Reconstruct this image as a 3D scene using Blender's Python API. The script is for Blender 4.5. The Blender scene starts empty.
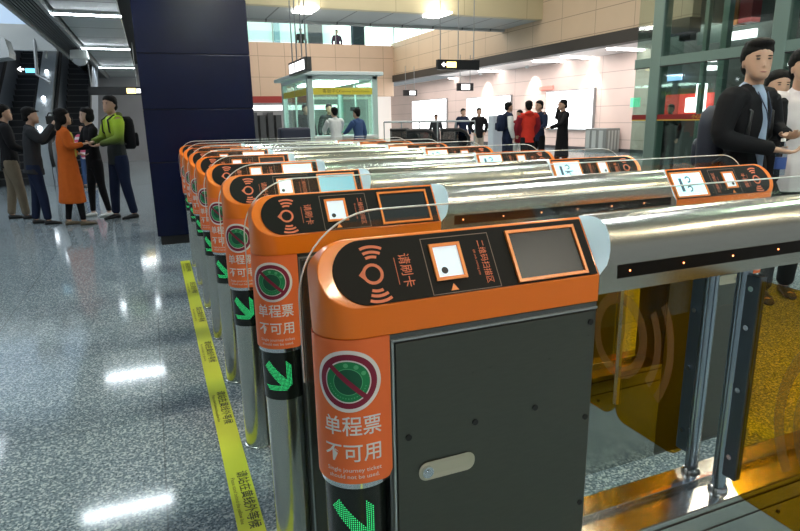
import bpy, bmesh, math, random
from mathutils import Vector, Matrix
random.seed(7)
PI = math.pi
S = bpy.context.scene
COL = S.collection

# ------------------------------------------------------------------ camera
FPX, PITCH, YAW, ROLL = 590.32, .243, .3875, -.0188
CAM = Vector((-.2270, -.8941, 1.3501))
FW = Vector((math.sin(YAW)*math.cos(PITCH), math.cos(YAW)*math.cos(PITCH), -math.sin(PITCH)))
_r = Vector((math.cos(YAW), -math.sin(YAW), 0)); _u = _r.cross(FW)
RT = _r*math.cos(ROLL) + _u*math.sin(ROLL)
UP = -_r*math.sin(ROLL) + _u*math.cos(ROLL)
cd = bpy.data.cameras.new('camera'); co = bpy.data.objects.new('camera', cd); COL.objects.link(co)
cd.sensor_width = 36; cd.lens = FPX/800*36; cd.clip_start = .02; cd.clip_end = 200
mw = Matrix((RT, UP, -FW)).transposed().to_4x4(); mw.translation = CAM
co.matrix_world = mw; S.camera = co

def ray(x, y): return FW + RT*((x-400)/FPX) - UP*((y-265.5)/FPX)
def at_z(x, y, z):
    d = ray(x, y); return CAM + d*((z-CAM.z)/d.z)
def at_y(x, y, Y):
    d = ray(x, y); return CAM + d*((Y-CAM.y)/d.y)
def at_x(x, y, X):
    d = ray(x, y); return CAM + d*((X-CAM.x)/d.x)
def at_d(x, y, D): return CAM + ray(x, y)*D

# ------------------------------------------------------------------ materials
MATS = {}
def mat(name, col, rough=.5, metal=0, em=None, es=0, noise=0, nscale=20, bump=0, spec=.5, coat=0, stretch=None, rvar=0):
    if name in MATS: return MATS[name]
    m = bpy.data.materials.new(name); m.use_nodes = True; nt = m.node_tree; N = nt.nodes; L = nt.links
    b = N['Principled BSDF']
    b.inputs['Base Color'].default_value = (*col, 1); b.inputs['Roughness'].default_value = rough
    b.inputs['Metallic'].default_value = metal; b.inputs['Specular IOR Level'].default_value = spec
    if coat: b.inputs['Coat Weight'].default_value = coat; b.inputs['Coat Roughness'].default_value = .08
    if em: b.inputs['Emission Color'].default_value = (*em, 1); b.inputs['Emission Strength'].default_value = es
    if noise or bump or rvar:
        tc = N.new('ShaderNodeTexCoord'); mp = N.new('ShaderNodeMapping'); nz = N.new('ShaderNodeTexNoise')
        L.new(tc.outputs['Object'], mp.inputs[0]); L.new(mp.outputs[0], nz.inputs['Vector'])
        if stretch: mp.inputs['Scale'].default_value = stretch
        nz.inputs['Scale'].default_value = nscale; nz.inputs['Detail'].default_value = 4
        if noise:
            mx = N.new('ShaderNodeMix'); mx.data_type = 'RGBA'
            mx.inputs[6].default_value = (*[c*(1-noise) for c in col], 1)
            mx.inputs[7].default_value = (*[min(1, c*(1+noise)) for c in col], 1)
            L.new(nz.outputs['Fac'], mx.inputs[0]); L.new(mx.outputs[2], b.inputs['Base Color'])
        if rvar:
            mr = N.new('ShaderNodeMapRange'); mr.inputs[3].default_value = max(0, rough-rvar); mr.inputs[4].default_value = rough+rvar
            L.new(nz.outputs['Fac'], mr.inputs[0]); L.new(mr.outputs[0], b.inputs['Roughness'])
        if bump:
            bp = N.new('ShaderNodeBump'); bp.inputs['Strength'].default_value = bump; bp.inputs['Distance'].default_value = .01
            L.new(nz.outputs['Fac'], bp.inputs['Height']); L.new(bp.outputs[0], b.inputs['Normal'])
    MATS[name] = m; return m

def glass_mat(name, col, refl=.12, rough=.03):
    if name in MATS: return MATS[name]
    m = bpy.data.materials.new(name); m.use_nodes = True; nt = m.node_tree; N = nt.nodes; L = nt.links
    N.remove(N['Principled BSDF']); out = N['Material Output']
    t = N.new('ShaderNodeBsdfTransparent'); t.inputs[0].default_value = (*col, 1)
    g = N.new('ShaderNodeBsdfGlossy'); g.inputs['Roughness'].default_value = rough
    fr = N.new('ShaderNodeLayerWeight'); fr.inputs[0].default_value = .5
    pw = N.new('ShaderNodeMath'); pw.operation = 'POWER'; pw.inputs[1].default_value = 5; L.new(fr.outputs['Facing'], pw.inputs[0])
    mth = N.new('ShaderNodeMath'); mth.operation = 'MULTIPLY_ADD'; mth.inputs[1].default_value = .8; mth.inputs[2].default_value = refl*.5
    mx = N.new('ShaderNodeMixShader')
    L.new(pw.outputs[0], mth.inputs[0]); L.new(mth.outputs[0], mx.inputs[0]); L.new(t.outputs[0], mx.inputs[1]); L.new(g.outputs[0], mx.inputs[2])
    L.new(mx.outputs[0], out.inputs[0]); MATS[name] = m; return m

def terrazzo():
    m = bpy.data.materials.new('terrazzo'); m.use_nodes = True; nt = m.node_tree; N = nt.nodes; L = nt.links
    b = N['Principled BSDF']; tc = N.new('ShaderNodeTexCoord')
    n1 = N.new('ShaderNodeTexNoise'); n1.inputs['Scale'].default_value = 95; n1.inputs['Detail'].default_value = 3; n1.inputs['Roughness'].default_value = .7
    v = N.new('ShaderNodeTexVoronoi'); v.inputs['Scale'].default_value = 130
    L.new(tc.outputs['Object'], n1.inputs['Vector']); L.new(tc.outputs['Object'], v.inputs['Vector'])
    cr = N.new('ShaderNodeValToRGB'); e = cr.color_ramp
    e.elements[0].position = .38; e.elements[0].color = (.065, .095, .115, 1)
    e.elements[1].position = .62; e.elements[1].color = (.29, .36, .40, 1)
    L.new(n1.outputs['Fac'], cr.inputs[0])
    sp = N.new('ShaderNodeSeparateColor'); L.new(v.outputs['Color'], sp.inputs[0])
    gt = N.new('ShaderNodeMath'); gt.operation = 'GREATER_THAN'; gt.inputs[1].default_value = .78; L.new(sp.outputs[0], gt.inputs[0])
    mx = N.new('ShaderNodeMix'); mx.data_type = 'RGBA'; L.new(gt.outputs[0], mx.inputs[0]); L.new(cr.outputs[0], mx.inputs[6]); mx.inputs[7].default_value = (.44, .5, .52, 1)
    # slab joints 0.8 m apart
    sx = N.new('ShaderNodeSeparateXYZ'); L.new(tc.outputs['Object'], sx.inputs[0])
    prev = None
    for ax, off in ((0, .32), (1, .1)):
        a = N.new('ShaderNodeMath'); a.operation = 'ADD'; a.inputs[1].default_value = off+80; L.new(sx.outputs[ax], a.inputs[0])
        d = N.new('ShaderNodeMath'); d.operation = 'MODULO'; d.inputs[1].default_value = 1.0; L.new(a.outputs[0], d.inputs[0])
        c = N.new('ShaderNodeMath'); c.operation = 'LESS_THAN'; c.inputs[1].default_value = .006; L.new(d.outputs[0], c.inputs[0])
        if prev is None: prev = c
        else:
            q = N.new('ShaderNodeMath'); q.operation = 'MAXIMUM'; L.new(prev.outputs[0], q.inputs[0]); L.new(c.outputs[0], q.inputs[1]); prev = q
    m2 = N.new('ShaderNodeMix'); m2.data_type = 'RGBA'
    fm = N.new('ShaderNodeMath'); fm.operation = 'MULTIPLY'; fm.inputs[1].default_value = .5; L.new(prev.outputs[0], fm.inputs[0])
    L.new(fm.outputs[0], m2.inputs[0]); L.new(mx.outputs[2], m2.inputs[6]); m2.inputs[7].default_value = (.06, .07, .08, 1)
    L.new(m2.outputs[2], b.inputs['Base Color'])
    b.inputs['Roughness'].default_value = .085; b.inputs['Specular IOR Level'].default_value = .5
    MATS['terrazzo'] = m; return m

def panel_mat(name, col, line, sx, sz, axis, w=.02, rough=.45, offs=(0, 0)):
    """wall cladding with a grid of joints; axis = 0 or 1 is the horizontal coordinate of the wall"""
    m = bpy.data.materials.new(name); m.use_nodes = True; nt = m.node_tree; N = nt.nodes; L = nt.links
    b = N['Principled BSDF']; tc = N.new('ShaderNodeTexCoord'); sp = N.new('ShaderNodeSeparateXYZ'); L.new(tc.outputs['Object'], sp.inputs[0])
    prev = None
    for ax, per, of in ((axis, sx, offs[0]), (2, sz, offs[1])):
        a = N.new('ShaderNodeMath'); a.operation = 'ADD'; a.inputs[1].default_value = per*60+of; L.new(sp.outputs[ax], a.inputs[0])
        d = N.new('ShaderNodeMath'); d.operation = 'MODULO'; d.inputs[1].default_value = per; L.new(a.outputs[0], d.inputs[0])
        c = N.new('ShaderNodeMath'); c.operation = 'LESS_THAN'; c.inputs[1].default_value = w; L.new(d.outputs[0], c.inputs[0])
        if prev is None: prev = c
        else:
            q = N.new('ShaderNodeMath'); q.operation = 'MAXIMUM'; L.new(prev.outputs[0], q.inputs[0]); L.new(c.outputs[0], q.inputs[1]); prev = q
    nz = N.new('ShaderNodeTexNoise'); nz.inputs['Scale'].default_value = 1.3; L.new(tc.outputs['Object'], nz.inputs['Vector'])
    m1 = N.new('ShaderNodeMix'); m1.data_type = 'RGBA'; m1.inputs[6].default_value = (*[c*.93 for c in col], 1); m1.inputs[7].default_value = (*[min(1, c*1.07) for c in col], 1)
    L.new(nz.outputs['Fac'], m1.inputs[0])
    mx = N.new('ShaderNodeMix'); mx.data_type = 'RGBA'; L.new(prev.outputs[0], mx.inputs[0]); L.new(m1.outputs[2], mx.inputs[6]); mx.inputs[7].default_value = (*line, 1)
    L.new(mx.outputs[2], b.inputs['Base Color']); b.inputs['Roughness'].default_value = rough
    MATS[name] = m; return m

# ------------------------------------------------------------------ mesh builder
class MB:
    def __init__(s): s.v = []; s.f = []; s.mi = []
    def add(s, vs, fs, k=0):
        o = len(s.v); s.v += [Vector(v) for v in vs]; s.f += [tuple(i+o for i in f) for f in fs]; s.mi += [k]*len(fs); return s
    def box(s, a, b, k=0):
        x0, y0, z0 = a; x1, y1, z1 = b
        return s.add([(x0,y0,z0),(x1,y0,z0),(x1,y1,z0),(x0,y1,z0),(x0,y0,z1),(x1,y0,z1),(x1,y1,z1),(x0,y1,z1)],
                     [(0,3,2,1),(4,5,6,7),(0,1,5,4),(1,2,6,5),(2,3,7,6),(3,0,4,7)], k)
    def loft(s, rings, cap=True, k=0, closed=True):
        n = len(rings[0]); vs = [p for r in rings for p in r]; fs = []
        for i in range(len(rings)-1):
            for j in range(n if closed else n-1):
                a = i*n+j; b = i*n+(j+1) % n; fs.append((a, b, b+n, a+n))
        if cap: fs.append(tuple(reversed(range(n)))); fs.append(tuple(range((len(rings)-1)*n, len(rings)*n)))
        return s.add(vs, fs, k)
    def tube(s, pts, r, n=12, cap=True, k=0):
        pts = [Vector(p) for p in pts]; rs = r if isinstance(r, (list, tuple)) else [r]*len(pts); rings = []; ref = None
        for i, p in enumerate(pts):
            t = (pts[min(i+1, len(pts)-1)]-pts[max(i-1, 0)]).normalized()
            if ref is None:
                ref = Vector((0,0,1)) if abs(t.z) < .9 else Vector((1,0,0))
            a = (ref - t*ref.dot(t)).normalized(); ref = a; b = t.cross(a)
            rr = rs[i]; ra, rb = (rr if isinstance(rr, tuple) else (rr, rr))
            rings.append([p+a*math.cos(2*PI*j/n)*ra+b*math.sin(2*PI*j/n)*rb for j in range(n)])
        return s.loft(rings, cap, k)
    def lathe(s, c, prof, n=20, k=0, a0=0, a1=2*PI):
        full = abs(a1-a0-2*PI) < 1e-6; m = n if full else n+1
        rings = [[(c[0]+r*math.cos(a0+(a1-a0)*j/n), c[1]+r*math.sin(a0+(a1-a0)*j/n), c[2]+z) for j in range(m)] for r, z in prof]
        return s.loft(rings, full, k, closed=full)
    def ell(s, c, r, n=14, m=9, k=0):
        rings = []
        for i in range(m+1):
            th = PI*(i+.02)/(m+.04); rings.append([(c[0]+r[0]*math.sin(th)*math.cos(2*PI*j/n), c[1]+r[1]*math.sin(th)*math.sin(2*PI*j/n), c[2]-r[2]*math.cos(th)) for j in range(n)])
        return s.loft(rings, True, k)
    def prism(s, pts, d, k=0):
        """pts planar polygon (3D), extruded by vector d"""
        n = len(pts); pts = [Vector(p) for p in pts]; d = Vector(d)
        return s.add(pts+[p+d for p in pts], [tuple(reversed(range(n))), tuple(range(n, 2*n))]+[(i, (i+1) % n, (i+1) % n+n, i+n) for i in range(n)], k)
    def build(s, name, m, parent=None, smooth=None, bevel=0, bseg=2):
        me = bpy.data.meshes.new(name)
        off = parent_origin(parent)
        me.from_pydata([v-off for v in s.v], [], s.f); me.update()
        bm = bmesh.new(); bm.from_mesh(me); bmesh.ops.recalc_face_normals(bm, faces=bm.faces); bm.to_mesh(me); bm.free()
        ms = m if isinstance(m, (list, tuple)) else [m]
        for q in ms: me.materials.append(q)
        if len(ms) > 1:
            for p, k in zip(me.polygons, s.mi): p.material_index = k
        if smooth is not None: smooth_angle(me, smooth)
        o = bpy.data.objects.new(name, me); COL.objects.link(o)
        if parent: o.parent = parent
        if bevel:
            b = o.modifiers.new('bevel', 'BEVEL'); b.width = bevel; b.segments = bseg; b.limit_method = 'ANGLE'; b.angle_limit = math.radians(35)
        return o

def smooth_angle(me, deg):
    me.polygons.foreach_set('use_smooth', [True]*len(me.polygons))
    try: me.set_sharp_from_angle(angle=math.radians(deg))
    except Exception: pass

def parent_origin(p):
    o = Vector((0,0,0))
    while p is not None:
        o += p.location; p = p.parent
    return o

def thing(name, label, cat, loc=(0,0,0), group=None):
    o = bpy.data.objects.new(name, None); o.empty_display_size = .1; COL.objects.link(o); o.location = Vector(loc)
    o['label'] = label; o['category'] = cat
    if group: o['group'] = group
    return o
def tag(o, label, cat, group=None):
    o['label'] = label; o['category'] = cat
    if group: o['group'] = group
    return o
def struct(o): o['kind'] = 'structure'; return o
def copy_tree(o, parent=None):
    c = o.copy(); COL.objects.link(c); c.parent = parent
    for ch in list(o.children): copy_tree(ch, c)
    return c

# text -> flat 2D triangles (verts as (x, y), centred)
def text2d(txt, size, align='CENTER', bold=0, width=None):
    cu = bpy.data.curves.new('t', 'FONT'); cu.body = txt; cu.size = size; cu.align_x = align; cu.align_y = 'CENTER'; cu.resolution_u = 2
    cu.offset = bold
    ob = bpy.data.objects.new('t', cu); COL.objects.link(ob)
    dg = bpy.context.evaluated_depsgraph_get(); dg.update()
    me = bpy.data.meshes.new_from_object(ob.evaluated_get(dg))
    vs = [(v.co.x, v.co.y) for v in me.vertices]; fs = [tuple(p.vertices) for p in me.polygons]
    bpy.data.objects.remove(ob); bpy.data.curves.remove(cu); bpy.data.meshes.remove(me)
    if width and vs:
        w = max(v[0] for v in vs)-min(v[0] for v in vs); k = width/w; vs = [(x*k, y) for x, y in vs]
    return vs, fs
def cut2d(vs, fs, step):
    bm = bmesh.new(); bv = [bm.verts.new((x, y, 0)) for x, y in vs]
    for f in fs:
        try: bm.faces.new([bv[i] for i in f])
        except Exception: pass
    if vs:
        x0 = min(v[0] for v in vs); x1 = max(v[0] for v in vs); x = x0+step
        while x < x1:
            bmesh.ops.bisect_plane(bm, geom=bm.verts[:]+bm.edges[:]+bm.faces[:], plane_co=(x,0,0), plane_no=(1,0,0)); x += step
    bm.verts.ensure_lookup_table(); bm.verts.index_update()
    o = [(v.co.x, v.co.y) for v in bm.verts], [tuple(v.index for v in f.verts) for f in bm.faces]; bm.free(); return o
def map2d(mb, data, fn, k=0):
    vs, fs = data; mb.add([fn(x, y) for x, y in vs], fs, k); return mb
def disc2d(cx, cy, r0, r1, a0=0, a1=360, n=40, m=3):
    vs = []; fs = []
    for i in range(m+1):
        r = r0+(r1-r0)*i/m
        for j in range(n+1):
            a = math.radians(a0+(a1-a0)*j/n); vs.append((cx+r*math.cos(a), cy+r*math.sin(a)))
    for i in range(m):
        for j in range(n): a = i*(n+1)+j; fs.append((a, a+1, a+n+2, a+n+1))
    return vs, fs
def rect2d(x0, y0, x1, y1, nx=1, ny=1):
    vs = [(x0+(x1-x0)*i/nx, y0+(y1-y0)*j/ny) for j in range(ny+1) for i in range(nx+1)]
    fs = [(j*(nx+1)+i, j*(nx+1)+i+1, (j+1)*(nx+1)+i+1, (j+1)*(nx+1)+i) for j in range(ny) for i in range(nx)]
    return vs, fs
def rrect(w, h, r, n=5, cx=0, cy=0):
    p = []
    for sx, sy, a in ((1,1,0),(-1,1,90),(-1,-1,180),(1,-1,270)):
        for i in range(n+1):
            t = math.radians(a+90*i/n); p.append((cx+sx*(w/2-r)+r*math.cos(t), cy+sy*(h/2-r)+r*math.sin(t)))
    return p

# ------------------------------------------------------------------ palette
steel = mat('brushed_steel', (.52,.53,.50), .19, 1, noise=.10, nscale=60, stretch=(.6,1,14), rvar=.05)
beam_steel = mat('beam_steel', (.50,.50,.44), .24, 1, noise=.03, nscale=30, stretch=(.5,3,3))
panel_steel = mat('panel_steel', (.135,.137,.118), .30, .95, noise=.08, nscale=30, stretch=(1,1,6), rvar=.05)
dark_steel = mat('dark_steel', (.16,.17,.17), .35, .9)
chrome = mat('chrome', (.72,.76,.80), .12, 1)
post_steel = mat('post_steel', (.42,.50,.58), .20, 1)
orange = mat('orange_plastic', (.95,.21,.008), .30, 0, coat=.4)
label_orange = mat('label_orange', (.95,.19,.045), .42)
rim_orange = mat('rim_orange', (.95,.26,.045), .3)
print_orange = mat('print_orange', (.75,.17,.07), .5)
black_gloss = mat('black_panel', (.009,.0075,.0065), .5, spec=.12)
black = mat('black', (.01,.01,.011), .5)
black_rubber = mat('black_rubber', (.015,.015,.016), .6)
screen_dark = mat('screen_dark', (.014,.018,.022), .3, spec=.3)
screen_lit = mat('screen_lit', (.3,.5,.55), .3, em=(.55,.86,.84), es=1.1)
screen_blue = mat('screen_picture', (.2,.4,.5), .3, em=(.12,.38,.5), es=.5)
white_win = mat('scanner_white', (.75,.82,.88), .25, em=(.7,.82,.95), es=.35)
white_p = mat('white_print', (.85,.83,.82), .5)
crimson = mat('crimson_print', (.24,.012,.045), .5)
green_p = mat('green_print', (.008,.25,.085), .5)
green_d = mat('green_dark_print', (.004,.10,.05), .5)
green_l = mat('green_light_print', (.10,.48,.22), .5)
led_green = mat('led_green', (.02,.4,.1), .5, em=(.05,1,.30), es=.85)
led_red = mat('infrared_light', (.8,.2,.05), .5, em=(1,.25,.08), es=8)
crescent = mat('beam_end_plastic', (.60,.76,.86), .25, em=(.6,.8,1), es=.12)  # faint glow added so the plastic end looks lit
amber = glass_mat('amber_glass', (.88,.60,.06), .10)
amber_dk = mat('amber_print', (.60,.27,.09), .6, spec=.2)
amber_dk.node_tree.nodes['Principled BSDF'].inputs['Alpha'].default_value = .42
clear = glass_mat('clear_acrylic', (.95,.98,.97), .06)
hallglass = glass_mat('hall_glass', (.80,.93,.88), .10)
liftglass = glass_mat('lift_glass', (.80,.88,.85), .12)
glass_edge = mat('acrylic_edge', (.75,.80,.80), .3)  # pale colour stands in for the whitish glow along the edges
grey_metal = mat('grey_metal', (.33,.35,.36), .4, .6)
white_metal = mat('white_metal', (.75,.78,.77), .4)
lamp_cool = mat('lamp_cool', (1,1,1), .5, em=(.86,.95,1), es=34)
lamp_white = mat('lamp_white', (1,1,1), .5, em=(1,.96,.9), es=16)
lamp_fix = mat('lamp_fixture', (.6,.62,.62), .5)
sign_black = mat('sign_black', (.012,.012,.014), .35)
sign_white = mat('sign_white', (1,1,1), .5, em=(1,1,1), es=2.5)
sign_yellow = mat('sign_yellow', (1,.8,.3), .5, em=(1,.72,.25), es=2.4)
sign_blue = mat('sign_blue', (.2,.6,.9), .5, em=(.15,.6,.95), es=1.6)
tape_y = mat('tape_yellow', (.62,.68,.045), .4, noise=.06, nscale=8)
tape_k = mat('tape_print', (.04,.045,.01), .5)
tile_blue = mat('pillar_blue', (.0025,.005,.024), .25, spec=.22, noise=.3, nscale=3)
seam = mat('seam_dark', (.003,.004,.012), .6)

# ================================================================== TICKET GATE
L_ = 2.06; R_ = .071; W_ = .142; ZN = 1.044; ZR = 1.1525; ZB = .99; LC = .564; LR = .54; GS = .705
TV = Vector((0, R_, ZR-ZN)); TW = TV.length; TV.normalize(); TN = Vector((0, -TV.z, TV.y))
cent = Vector((L_/2, R_, 0))

def wrap(s, z, off=0, r=R_):
    """s = arc length from the nose tip round towards the near side face; flat after a quarter turn"""
    q = PI/2*R_
    if s <= q:
        a = PI + s/R_; return Vector((R_+(r+off)*math.cos(a), R_+(r+off)*math.sin(a), z))
    return Vector((R_+(s-q), R_-r-off, z))

def console_fn(right, off):
    def fn(a, t):
        x = L_-a if right else a
        return Vector((x, 0, ZN)) + TV*t + TN*off
    return fn

def stadium(a1, t0, t1, r, a0=0., n=14):
    """outline in console coordinates: straight end at a1, round at a0"""
    tc = (t0+t1)/2; h = (t1-t0)/2; p = [(a1, t0), (a1, t1)]
    for i in range(n+1):
        th = math.radians(90+180*i/n); p.append((a0+r+r*math.cos(th), tc+h*math.sin(th)))
    return p

def console_text(mb, txt, size, a, t, right, off, width=None):
    d = text2d(txt, size, width=width); fn = console_fn(right, off); sg = 1 if right else -1
    # reading direction runs along -t (left end) or +t (right end); glyph tops point inwards
    map2d(mb, d, lambda x, y: fn(a+y, t+sg*x))

def hull_obj(name, pts, m, parent, smooth=28):
    bm = bmesh.new(); 
    for p in pts: bm.verts.new(Vector(p)-parent_origin(parent))
    r = bmesh.ops.convex_hull(bm, input=bm.verts)
    junk = list({g for g in r.get('geom_interior', []) + r.get('geom_unused', []) if isinstance(g, bmesh.types.BMVert)})
    bmesh.ops.delete(bm, geom=junk, context='VERTS')
    bmesh.ops.dissolve_limit(bm, angle_limit=math.radians(1), verts=bm.verts, edges=bm.edges)
    bmesh.ops.recalc_face_normals(bm, faces=bm.faces)
    me = bpy.data.meshes.new(name); bm.to_mesh(me); bm.free(); me.materials.append(m)
    o = bpy.data.objects.new(name, me); COL.objects.link(o); o.parent = parent
    b = o.modifiers.new('bevel', 'BEVEL'); b.width = .005; b.segments = 3; b.limit_method = 'ANGLE'; b.angle_limit = math.radians(32)
    smooth_angle(me, smooth+20)
    return o

def make_gate():
    g = thing('ticket_gate', '', 'ticket gate', cent)
    for right in (False, True):
        lc = LR if right else LC
        X = (lambda a: L_-a) if right else (lambda a: a)
        fn0 = console_fn(right, 0)
        mir = lambda p: Vector((p.x, W_-p.y, p.z))
        pts = []
        for a, t in stadium(lc, 0, TW-.003, .066, .004, 20):
            p = fn0(a, t); pts += [p, mir(p)]
        for z in (ZB, 1.03):
            for i in range(17):
                th = math.radians(90+180*i/16); pts.append(Vector((X(R_+R_*math.cos(th)), R_+R_*math.sin(th), z)))
            pts += [Vector((X(lc), 0, z)), Vector((X(lc), W_, z))]
        head = hull_obj('console_head', pts, orange, g)
        # glossy black fascia with the card and code readers
        poly = stadium(lc-.006, .003, .121, .058, .030, 20)
        b = MB(); f1 = console_fn(right, .0012); b.prism([f1(a, t) for a, t in poly], TN*.0022)
        fas = b.build('black_fascia', black_gloss, head)
        f2 = .0042
        e = MB(); F = console_fn(right, f2)
        def arcs(mb, cx, cy, r, w, a0, a1): map2d(mb, disc2d(cx, cy, r-w/2, r+w/2, a0, a1, 24, 1), F)
        arcs(e, .099, .057, .0165, .0055, 0, 360)
        map2d(e, ([(.084, .068), (.084, .046), (.0735, .057)], [(0,1,2)]), F)
        for r in (.028, .037, .047):
            arcs(e, .102, .060, r, .0052, 62 if r > .03 else 70, 112)
            arcs(e, .102, .054, r, .0052, 248, 298 if r > .03 else 290)
        e.build('card_reader_mark', print_orange, head)
        tx = MB(); console_text(tx, '请刷卡', .024, .160, .057, right, f2, .062)
        map2d(tx, rect2d(.1425, .032, .1435, .082), F); tx.build('card_lettering', print_orange, head); tx = MB()
        console_text(tx, '二维码扫描区', .017, .318, .056, right, f2, .084)
        console_text(tx, 'QR code scanning area', .006, .302, .056, right, f2, .05)
        tx.build('scanner_lettering', print_orange, head)
        ln = MB()
        for q in (rect2d(.200,.004,.2015,.112), rect2d(.3375,.004,.339,.112), rect2d(.2,.004,.339,.0055), rect2d(.2,.1105,.339,.112)): map2d(ln, q, F)
        ln.build('scanner_outline', mat('outline_print', (.20,.13,.10), .5), head)
        fr = MB()
        def frame(mb, a0, a1, t0, t1, w, h):
            f3 = console_fn(right, f2-.001)
            for q in ((a0,t0,a1,t0+w),(a0,t1-w,a1,t1),(a0,t0+w,a0+w,t1-w),(a1-w,t0+w,a1,t1-w)):
                mb.prism([f3(q[0],q[1]), f3(q[2],q[1]), f3(q[2],q[3]), f3(q[0],q[3])], TN*h)
        frame(fr, .213, .275, .029, .099, .006, .004)
        map2d(fr, ([(.236,.009),(.252,.009),(.244,.022)], [(0,1,2)]), F)
        fr.build('scanner_frame', rim_orange, head)
        w = MB(); map2d(w, rect2d(.218,.034,.270,.094), console_fn(right, f2+.0002)); w.build('scanner_window', white_win, head)
        w = MB(); map2d(w, disc2d(.2335,.0475,0,.0065,0,360,20,1), console_fn(right, f2+.0008)); w.build('scanner_lens', black, head)
        fr = MB(); frame(fr, .376, .535, .006, .110, .006, .005); fr.build('screen_frame', rim_orange, head)
        w = MB(); map2d(w, rect2d(.381,.011,.530,.105), console_fn(right, f2+.0003))
        w.build('screen', screen_dark, head)
        if right:
            w = MB(); F4 = console_fn(True, f2+.001)
            for cx, cy, r in ((.455,.078,.014),(.458,.040,.013)):
                map2d(w, disc2d(cx, cy, r*.55, r, 20, 290, 20, 1), F4)
            map2d(w, rect2d(.43,.052,.475,.058), F4); map2d(w, rect2d(.485,.03,.50,.085), F4)
            w.build('screen_picture', mat('screen_print', (.05,.12,.2), .5), head)
        # end cabinet: side plates, frame and service door
        c = MB(); xa, xb = sorted((X(.112), X(lc)))
        c.box((xa, .004, 0), (xb, W_-.004, ZB-.002))
        cab = c.build('cabinet', dark_steel, g)
        d = MB(); xa, xb = sorted((X(.126), X(lc-.004)))
        d.box((xa, -.001, .012), (xb, .005, .972)); d.build('service_door', panel_steel, cab, bevel=.0015)
        d = MB(); d.box((xa, W_-.005, .012), (xb, W_+.001, .972)); d.build('service_door', panel_steel, cab, bevel=.0015)
        fr = MB(); x0, x1 = sorted((X(.119), X(.123))); fr.box((x0, 0, .01), (x1, .004, .978)); x0, x1 = sorted((X(.119), X(lc))); fr.box((x0, 0, .975), (x1, .004, .979))
        fr.build('door_frame', mat('frame_edge', (.55,.58,.58), .3, .9), cab)
        for a, z in ((.148,.787),(.286,.787),(.422,.788),(.547,.949),(.548,.740),(.548,.536)):
            s = MB(); s.tube([(X(a), -.0032, z), (X(a), .0, z)], .0062, 14); s.build('screw', black, cab)
        lk = MB(); o2 = rrect(.118, .038, .017, 6, X(.226), .709); lk2 = rrect(.098, .020, .009, 6, X(.226), .709)
        n = len(o2); lk.add([(x, -.0035, z) for x, z in o2]+[(x, -.0018, z) for x, z in lk2], [(i, (i+1) % n, n+(i+1) % n, n+i) for i in range(n)])
        lk.add([(x, -.0018, z) for x, z in lk2], [tuple(range(n))])
        lk.build('lock_plate', mat('lock_steel', (.62,.60,.48), .35, .6), cab, smooth=40)
        lk = MB(); lk.tube([(X(.184), -.0085, .709), (X(.184), 0, .709)], .0115, 20); lk.tube([(X(.184), -.0105, .709), (X(.184), -.008, .709)], .006, 16)
        lk.build('lock', chrome, cab, smooth=40)
        # nose column (steel tube), label and arrow display wrapped round it
        col = MB(); rr = .060
        col.lathe((X(R_), R_, 0), [(rr+.004,0),(rr+.004,.006),(rr,.008),(rr,.70),(rr+.0005,.70)], 40)
        col.build('end_column', steel, g, smooth=40)
        M2 = (lambda p: Vector((L_-p.x, p.y, p.z))) if right else (lambda p: p)
        def W(s, z, off=0, r=R_): return M2(wrap(s, z, off, r))
        def strip(mb, s0, s1, z0, z1, off, r=R_, rad=0, n=30):
            vs = []; fs = []
            for i in range(n+1):
                s = s0+(s1-s0)*i/n; e = min(s-s0, s1-s)
                dz = rad-math.sqrt(max(0, rad*rad-(rad-min(rad, e))**2)) if rad else 0
                vs += [W(s, z0+dz, off, r), W(s, z1, off, r)]
            for i in range(n): fs.append((2*i, 2*i+2, 2*i+3, 2*i+1))
            mb.add(vs, fs)
        lb = MB(); 
        for off in (0, .004): strip(lb, -.098, .156, .716, ZB, off, .0685, .018, 44)
        n0 = 45*2
        lb.f += [(2*i, 2*i+2, n0+2*i+2, n0+2*i) for i in range(44)]; lb.mi += [0]*44
        lab = lb.build('label_panel', label_orange, g, smooth=60)
        rg = MB(); rg.lathe((X(R_), R_, 0), [(.060,.700),(.0685,.703),(.0685,.716),(.060,.716)], 40); rg.build('trim_ring', chrome, g, smooth=50)
        O = .0052; r5 = .0685; cs, cz = .080, .915
        def WF(off):
            return lambda u, v: W(cs+u, cz+v, off, r5) if not right else W(cs-u, cz+v, off, r5)
        q = MB(); map2d(q, disc2d(0,0,0,.0575,0,360,60,8), WF(O)); q.build('sign_disc', white_p, lab, smooth=60)
        q = MB(); map2d(q, disc2d(0,0,.040,.0505,0,360,60,2), WF(O+.0004))
        def bar(u, v): c, s = math.cos(math.radians(-45)), math.sin(math.radians(-45)); return WF(O+.0016)(u*c-v*s, u*s+v*c)
        map2d(q, rect2d(-.043,-.0042,.043,.0042,24,1), bar); q.build('prohibition_ring', crimson, lab, smooth=60)
        q = MB(); map2d(q, disc2d(0,0,.024,.0375,0,360,50,3), WF(O+.0006)); q.build('token_rim', green_p, lab, smooth=60)
        q = MB(); map2d(q, disc2d(0,0,0,.0245,0,360,40,4), WF(O+.0007)); q.build('token_face', green_d, lab, smooth=60)
        q = MB()
        for a in (95, 62, 30): map2d(q, disc2d(.0305*math.cos(math.radians(a)), .0305*math.sin(math.radians(a)), 0, .0042, 0, 360, 12, 1), WF(O+.0011))
        map2d(q, disc2d(.0,.0,.0235,.0248,0,360,40,1), WF(O+.0011))
        for a in range(190, 350, 9): map2d(q, disc2d(.031*math.cos(math.radians(a)), .031*math.sin(math.radians(a)), 0, .0013, 0, 360, 6, 1), WF(O+.0011))
        q.build('token_marks', green_l, lab)
        q = MB()
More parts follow.
